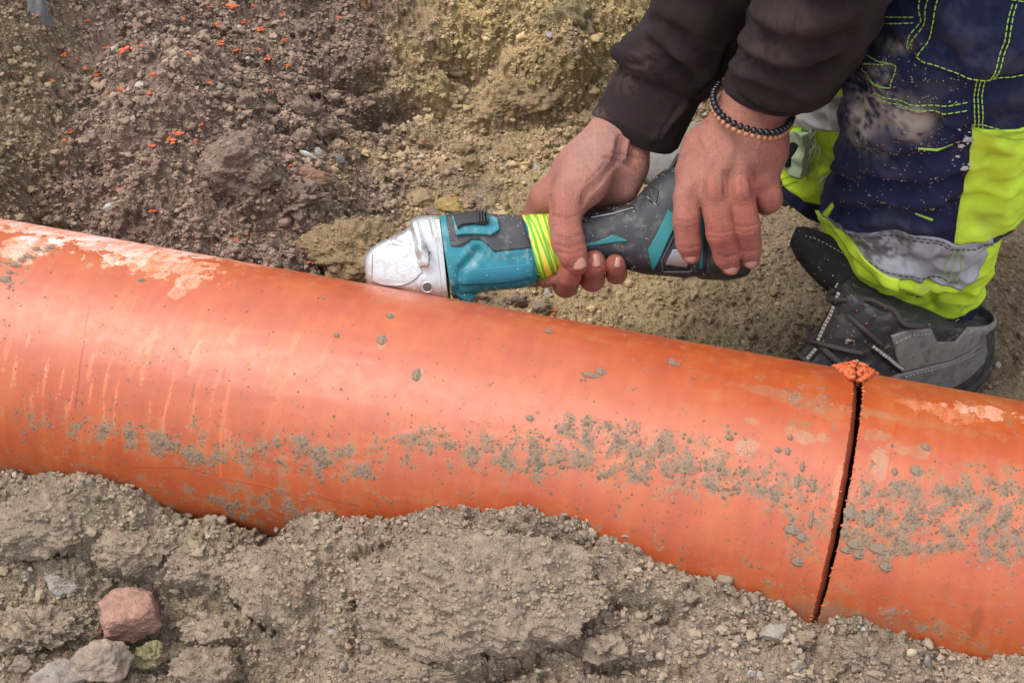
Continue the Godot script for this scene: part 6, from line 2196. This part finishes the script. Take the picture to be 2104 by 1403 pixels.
func laces(called: String, t: Tube, lines: Array, parent: Node, r := 0.0031, lift := 0.004) -> void:
	for line in lines:
		var L := PackedVector3Array()
		for p in line:
			var uv := uv_at(t, p.x, p.y)
			L.append(t.p(uv.x, uv.y, lift))
		L = smooth_line(L, 8)
		var V := PackedVector3Array()
		var I := PackedInt32Array()
		# a lace is two flat strands side by side
		cord_arrays(L, func(_s): return r, 10, V, I, 0.7)
		commit(called, V, I, M.lace, parent)

func build_front_boot(man: Node3D) -> void:
	var H := floor_at(2004, 752)
	H.y = FLOOR + 0.004
	var F := Vector3(-0.88, 0, 0.475).normalized()
	var bt := boot_tube(H, F, [
		[0.000, 0.004, 0.290, 0.046, 2.6], [0.012, 0.000, 0.300, 0.050, 2.6], [0.028, 0.000, 0.298, 0.052, 2.5], [0.042, -0.001, 0.285, 0.053, 2.4, 0.002], [0.055, 0.000, 0.270, 0.052, 2.3, 0.008], [0.069, 0.001, 0.248, 0.050, 2.2, 0.024], [0.084, 0.003, 0.230, 0.048, 2.2, 0.046], [0.100, 0.005, 0.214, 0.047, 2.2, 0.068], [0.115, 0.006, 0.203, 0.046, 2.2, 0.086], [0.124, 0.007, 0.197, 0.045, 2.2, 0.094], [0.127, 0.010, 0.188, 0.042, 2.2, 0.096], [0.120, 0.014, 0.176, 0.038, 2.2, 0.094]])
	var bootn := Node3D.new()
	bootn.name = "work_boot"
	man.add_child(bootn, true)
	var dark := flat_col(Color(0.036, 0.036, 0.040), 0.3, Color(0.17, 0.15, 0.125, 0.5))
	var greyl := flat_col(Color(0.25, 0.24, 0.225), 0.22, Color(0.075, 0.07, 0.066, 0.55))
	for f in [[[V2(1700, 640), V2(1740, 660), V2(1770, 640)], 0.006, -0.003], [[V2(1720, 690), V2(1760, 690)], 0.006, 0.003], [[V2(1830, 690), V2(1800, 730)], 0.003, -0.002]]:
		fold(bt, f[0], f[1], f[2])
	tube_mesh("boot_upper", bt, 120, 90, M.leather, bootn, dark)
	var sole := boot_tube(H, F, [[-0.006, 0.006, 0.285, 0.045, 2.6], [0.002, -0.003, 0.305, 0.052, 2.6], [0.016, -0.004, 0.310, 0.054, 2.6], [0.024, -0.003, 0.306, 0.0535, 2.5], [0.027, 0.002, 0.296, 0.051, 2.5]])
	tube_mesh("boot_sole", sole, 110, 20, M.leather, bootn, flat_col(Color(0.045, 0.044, 0.043), 0.2, Color(0.2, 0.17, 0.13, 0.5)))
	# grey overlays of the quarter and heel, and the bumper round the foot
	panel("quarter_overlay", bt, uv_line(bt, [V2(1832, 690), V2(1868, 677), V2(1912, 675), V2(1920, 702), V2(1962, 702), V2(1984, 655), V2(2002, 612)]), uv_line(bt, [V2(1850, 764), V2(1880, 757), V2(1915, 748), V2(1955, 738), V2(1988, 722), V2(2010, 705), V2(2018, 680)]), 70, 26, 0.0018, M.leather, bootn, greyl)
	panel("bumper", bt, uv_line(bt, [V2(1800, 790), V2(1850, 765), V2(1880, 758), V2(1915, 749), V2(1955, 739), V2(1988, 723), V2(2010, 706), V2(2020, 684)]), uv_line(bt, [V2(1815, 830), V2(1860, 825), V2(1900, 815), V2(1940, 800), V2(1975, 785), V2(2000, 765), V2(2018, 745), V2(2026, 720)]), 70, 20, 0.0030, M.leather, bootn, flat_col(Color(0.20, 0.194, 0.185), 0.25, Color(0.06, 0.058, 0.056, 0.6)))
	# the padded tongue that sticks out over the instep
	var tg := tube([
		[V2(1818, 575), V2(1808, 630), 1.385, 0.010, 2.3],
		[V2(1812, 556), V2(1790, 640), 1.380, 0.013, 2.4],
		[V2(1770, 520), V2(1735, 622), 1.378, 0.016, 2.5],
		[V2(1715, 488), V2(1680, 580), 1.378, 0.016, 2.5],
		[V2(1665, 468), V2(1640, 535), 1.380, 0.014, 2.4],
		[V2(1640, 466), V2(1624, 505), 1.384, 0.009, 2.3]])
	fold(tg, [V2(1800, 560), V2(1740, 512), V2(1680, 480), V2(1648, 474)], 0.004, -0.003)
	fold(tg, [V2(1765, 590), V2(1740, 560), V2(1745, 530)], 0.006, -0.002)
	var tong := tube_mesh("boot_tongue", tg, 50, 60, M.leather, bootn, flat_col(Color(0.012, 0.012, 0.013), 0.25, Color(0.08, 0.07, 0.06, 0.3)))
	stitches("tongue_stitching", tg, [[V2(1795, 570), V2(1738, 524), V2(1680, 492), V2(1652, 484)]], M.thread_pale, tong, 0.0008, 0.0022, 0.002, 0.0004)
	fabric_specks("sand_grains", tg, 120, 9, tong, Rect2(1625, 465, 190, 130), Color(0.35, 0.30, 0.24), 0.0007)
	# lace loops (pale webbing) and the laces
	for s in [[V2(1719, 630), V2(1686, 700)], [V2(1682, 716), V2(1662, 740)], [V2(1792, 708), V2(1853, 757)], [V2(1757, 737), V2(1778, 757)], [V2(1696, 566), V2(1702, 586)], [V2(1730, 603), V2(1722, 622)]]:
		var d: Vector2 = (s[1] - s[0]).normalized().orthogonal() * 6.0
		panel("lace_loop", bt, uv_line(bt, [s[0] - d, s[0].lerp(s[1], 0.5) - d, s[1] - d]), uv_line(bt, [s[0] + d, s[0].lerp(s[1], 0.5) + d, s[1] + d]), 16, 6, 0.003, M.cloth, bootn, flat_col(Color(0.075, 0.06, 0.058), 0.1))
		stitches("loop_stitching", bt, [[s[0] + d * 0.5, s[0].lerp(s[1], 0.5) + d * 0.5, s[1] + d * 0.5], [s[0], s[0].lerp(s[1], 0.5), s[1]]], M.thread_pale, bootn, 0.004, 0.003, 0.0008, 0.0009)
	laces("lace", bt, [
		[V2(1683, 578), V2(1709, 614), V2(1766, 665), V2(1809, 706)], [V2(1672, 600), V2(1730, 617), V2(1790, 630), V2(1824, 634)], [V2(1822, 630), V2(1838, 645), V2(1855, 663), V2(1888, 668)],
		[V2(1640, 690), V2(1694, 707), V2(1740, 716), V2(1772, 722)], [V2(1652, 658), V2(1664, 688), V2(1700, 719), V2(1727, 746), V2(1733, 766)], [V2(1624, 720), V2(1655, 736), V2(1676, 754)], [V2(1618, 735), V2(1630, 745), V2(1650, 756)]], bootn)
	fabric_specks("dried_mud", bt, 420, 12, bootn, Rect2(1620, 580, 400, 200), Color(0.30, 0.25, 0.19), 0.0010)
	fabric_specks("orange_dust", bt, 60, 13, bootn, Rect2(1640, 600, 200, 160), Color(0.55, 0.14, 0.06), 0.0010)
	stitches("overlay_stitching", bt, [[V2(1838, 700), V2(1872, 684), V2(1912, 682)], [V2(1856, 770), V2(1890, 760), V2(1940, 748), V2(2000, 722)]], M.thread_pale, bootn, 0.004, 0.0025, 0.002, 0.0004)

func build_back_leg(man: Node3D) -> void:
	# the far boot, pointing to the left behind the hands
	var H := floor_at(1740, 405)
	H.y = FLOOR + 0.004
	var toe := floor_at(1322, 378)
	toe.y = H.y
	var F := (toe - H).normalized()
	var L := minf((toe - H).length(), 0.31)
	H = toe - F * L
	var bt := boot_tube(H, F, [[0.0, 0.004, L - 0.01, 0.046, 2.6], [0.012, 0.0, L, 0.050, 2.6], [0.03, 0.0, L - 0.002, 0.051, 2.5], [0.048, 0.002, L - 0.015, 0.05, 2.3], [0.066, 0.006, L - 0.045, 0.047, 2.2], [0.084, 0.010, L - 0.085, 0.044, 2.1], [0.102, 0.012, L - 0.115, 0.042, 2.1], [0.120, 0.013, L - 0.135, 0.041, 2.1], [0.150, 0.012, L - 0.158, 0.041, 2.1]])
	var bootn := Node3D.new()
	bootn.name = "work_boot"
	man.add_child(bootn, true)
	tube_mesh("boot_upper", bt, 90, 60, M.leather, bootn, flat_col(Color(0.024, 0.025, 0.029), 0.25, Color(0.14, 0.12, 0.10, 0.4)))
	var b1 := PackedVector2Array()
	var b2 := PackedVector2Array()
	for k in 14:
		b1.append(Vector2(lerpf(-1.5, 1.5, k / 13.0), 5.0 - 1.8 * smoothstep(0.5, 1.5, absf(lerpf(-1.5, 1.5, k / 13.0)))))
		b2.append(Vector2(lerpf(-1.5, 1.5, k / 13.0), 1.0))
	panel("toe_cap", bt, b1, b2, 60, 30, 0.003, M.leather, bootn, flat_col(Color(0.22, 0.21, 0.20), 0.2, Color(0.10, 0.09, 0.08, 0.5)))
	var sole := boot_tube(H, F, [[-0.006, 0.006, L - 0.015, 0.045, 2.6], [0.002, -0.003, L + 0.005, 0.052, 2.6], [0.018, -0.004, L + 0.010, 0.054, 2.6], [0.026, 0.002, L - 0.004, 0.051, 2.5]])
	tube_mesh("boot_sole", sole, 90, 16, M.leather, bootn, flat_col(Color(0.03, 0.03, 0.03), 0.2, Color(0.15, 0.13, 0.1, 0.5)))
	laces("lace", bt, [[V2(1365, 372), V2(1382, 345), V2(1398, 318)], [V2(1372, 350), V2(1395, 360), V2(1415, 365)]], bootn)
	# its trouser leg, torn at the hem
	var tr := Node3D.new()
	tr.name = "trouser_leg"
	man.add_child(tr, true)
	var lg := tube([
		[V2(1600, 372), V2(1760, 400), 1.56, 0.062, 2.2],
		[V2(1600, 330), V2(1775, 350), 1.54, 0.068, 2.2],
		[V2(1618, 270), V2(1800, 280), 1.51, 0.074, 2.2],
		[V2(1640, 190), V2(1830, 190), 1.46, 0.080, 2.2],
		[V2(1665, 100), V2(1870, 90), 1.40, 0.084, 2.2],
		[V2(1690, -20), V2(1930, -40), 1.33, 0.09, 2.2],
		[V2(1740, -160), V2(2000, -180), 1.28, 0.095, 2.2]])
	lg.wr = 0.012
	lg.wn = nz.crumple
	for f in [[[V2(1620, 300), V2(1680, 310), V2(1740, 290)], 0.01, -0.006], [[V2(1650, 350), V2(1700, 345)], 0.008, 0.006], [[V2(1690, 200), V2(1700, 260), V2(1690, 330)], 0.008, -0.005]]:
		fold(lg, f[0], f[1], f[2])
	var beige := Color(0.36, 0.31, 0.24)
	var navy := cloth_paint(NAVY, beige, 0.1)
	var yellow := cloth_paint(HIVIS, Color(0.25, 0.22, 0.10), 0.4, [[1690, 350, 40, 40, 0.5]])
	var pale := cloth_paint(Color(0.33, 0.42, 0.25), Color(0.2, 0.18, 0.12), 0.4)
	var silver := cloth_paint(Color(0.40, 0.40, 0.39), Color(0.10, 0.10, 0.095), 0.9)
	tube_mesh("trouser_fabric", lg, 110, 120, M.cloth, tr, func(p, u, v): return navy.call(p, u, v) if v < 0.95 or v > 4.2 else yellow.call(p, u, v), 0.0, -1.0, 0.0, false)
	panel("reflective_band", lg, uv_line(lg, [V2(1640, 205), V2(1690, 200), V2(1745, 190)]), uv_line(lg, [V2(1618, 256), V2(1680, 268), V2(1742, 262)]), 40, 20, 0.002, M.reflective, tr, silver)
	panel("torn_flap", lg, uv_line(lg, [V2(1612, 280), V2(1640, 268), V2(1672, 270)]), uv_line(lg, [V2(1606, 320), V2(1630, 345), V2(1668, 352)]), 26, 26, 0.012, M.hi_vis, tr, pale)
	panel("torn_hole", lg, uv_line(lg, [V2(1628, 298), V2(1640, 290), V2(1648, 296)]), uv_line(lg, [V2(1630, 330), V2(1640, 338), V2(1648, 334)]), 14, 14, 0.0135, M.cloth, tr, flat_col(Color(0.01, 0.01, 0.012), 0.1))
	stitches("hem_stitching", lg, [[V2(1604, 372), V2(1625, 362), V2(1650, 358)], [V2(1602, 384), V2(1622, 378), V2(1640, 372)]], M.thread, tr)
	# loose threads along the tear
	var r := RandomNumberGenerator.new()
	r.seed = 21
	var V := PackedVector3Array()
	var I := PackedInt32Array()
	for k in 70:
		var a := V2(r.randf_range(1640, 1672), r.randf_range(262, 330))
		var b := a + V2(r.randf_range(-16, 8), r.randf_range(18, 50))
		if k > 50:
			a = V2(r.randf_range(1680, 1702), r.randf_range(360, 385))
			b = a + V2(r.randf_range(-22, 18), r.randf_range(15, 40))
		var ua := uv_at(lg, a.x, a.y)
		var ub := uv_at(lg, b.x, b.y)
		var pa := lg.q(ua.x, ua.y) - FWD * 0.014
		var pb := lg.q(ub.x, ub.y) - FWD * r.randf_range(0.012, 0.026)
		var mid := pa.lerp(pb, 0.5) - FWD * r.randf_range(0.0, 0.006) + RIGHT * r.randf_range(-0.004, 0.004)
		cord_arrays(smooth_line(PackedVector3Array([pa, mid, pb]), 5), func(s): return 0.0008 * (1.0 - 0.6 * s), 5, V, I)
	commit("loose_threads", V, I, mat("frayed", lin(0.34, 0.40, 0.20), 0.9), tr).set_meta("kind", "stuff")
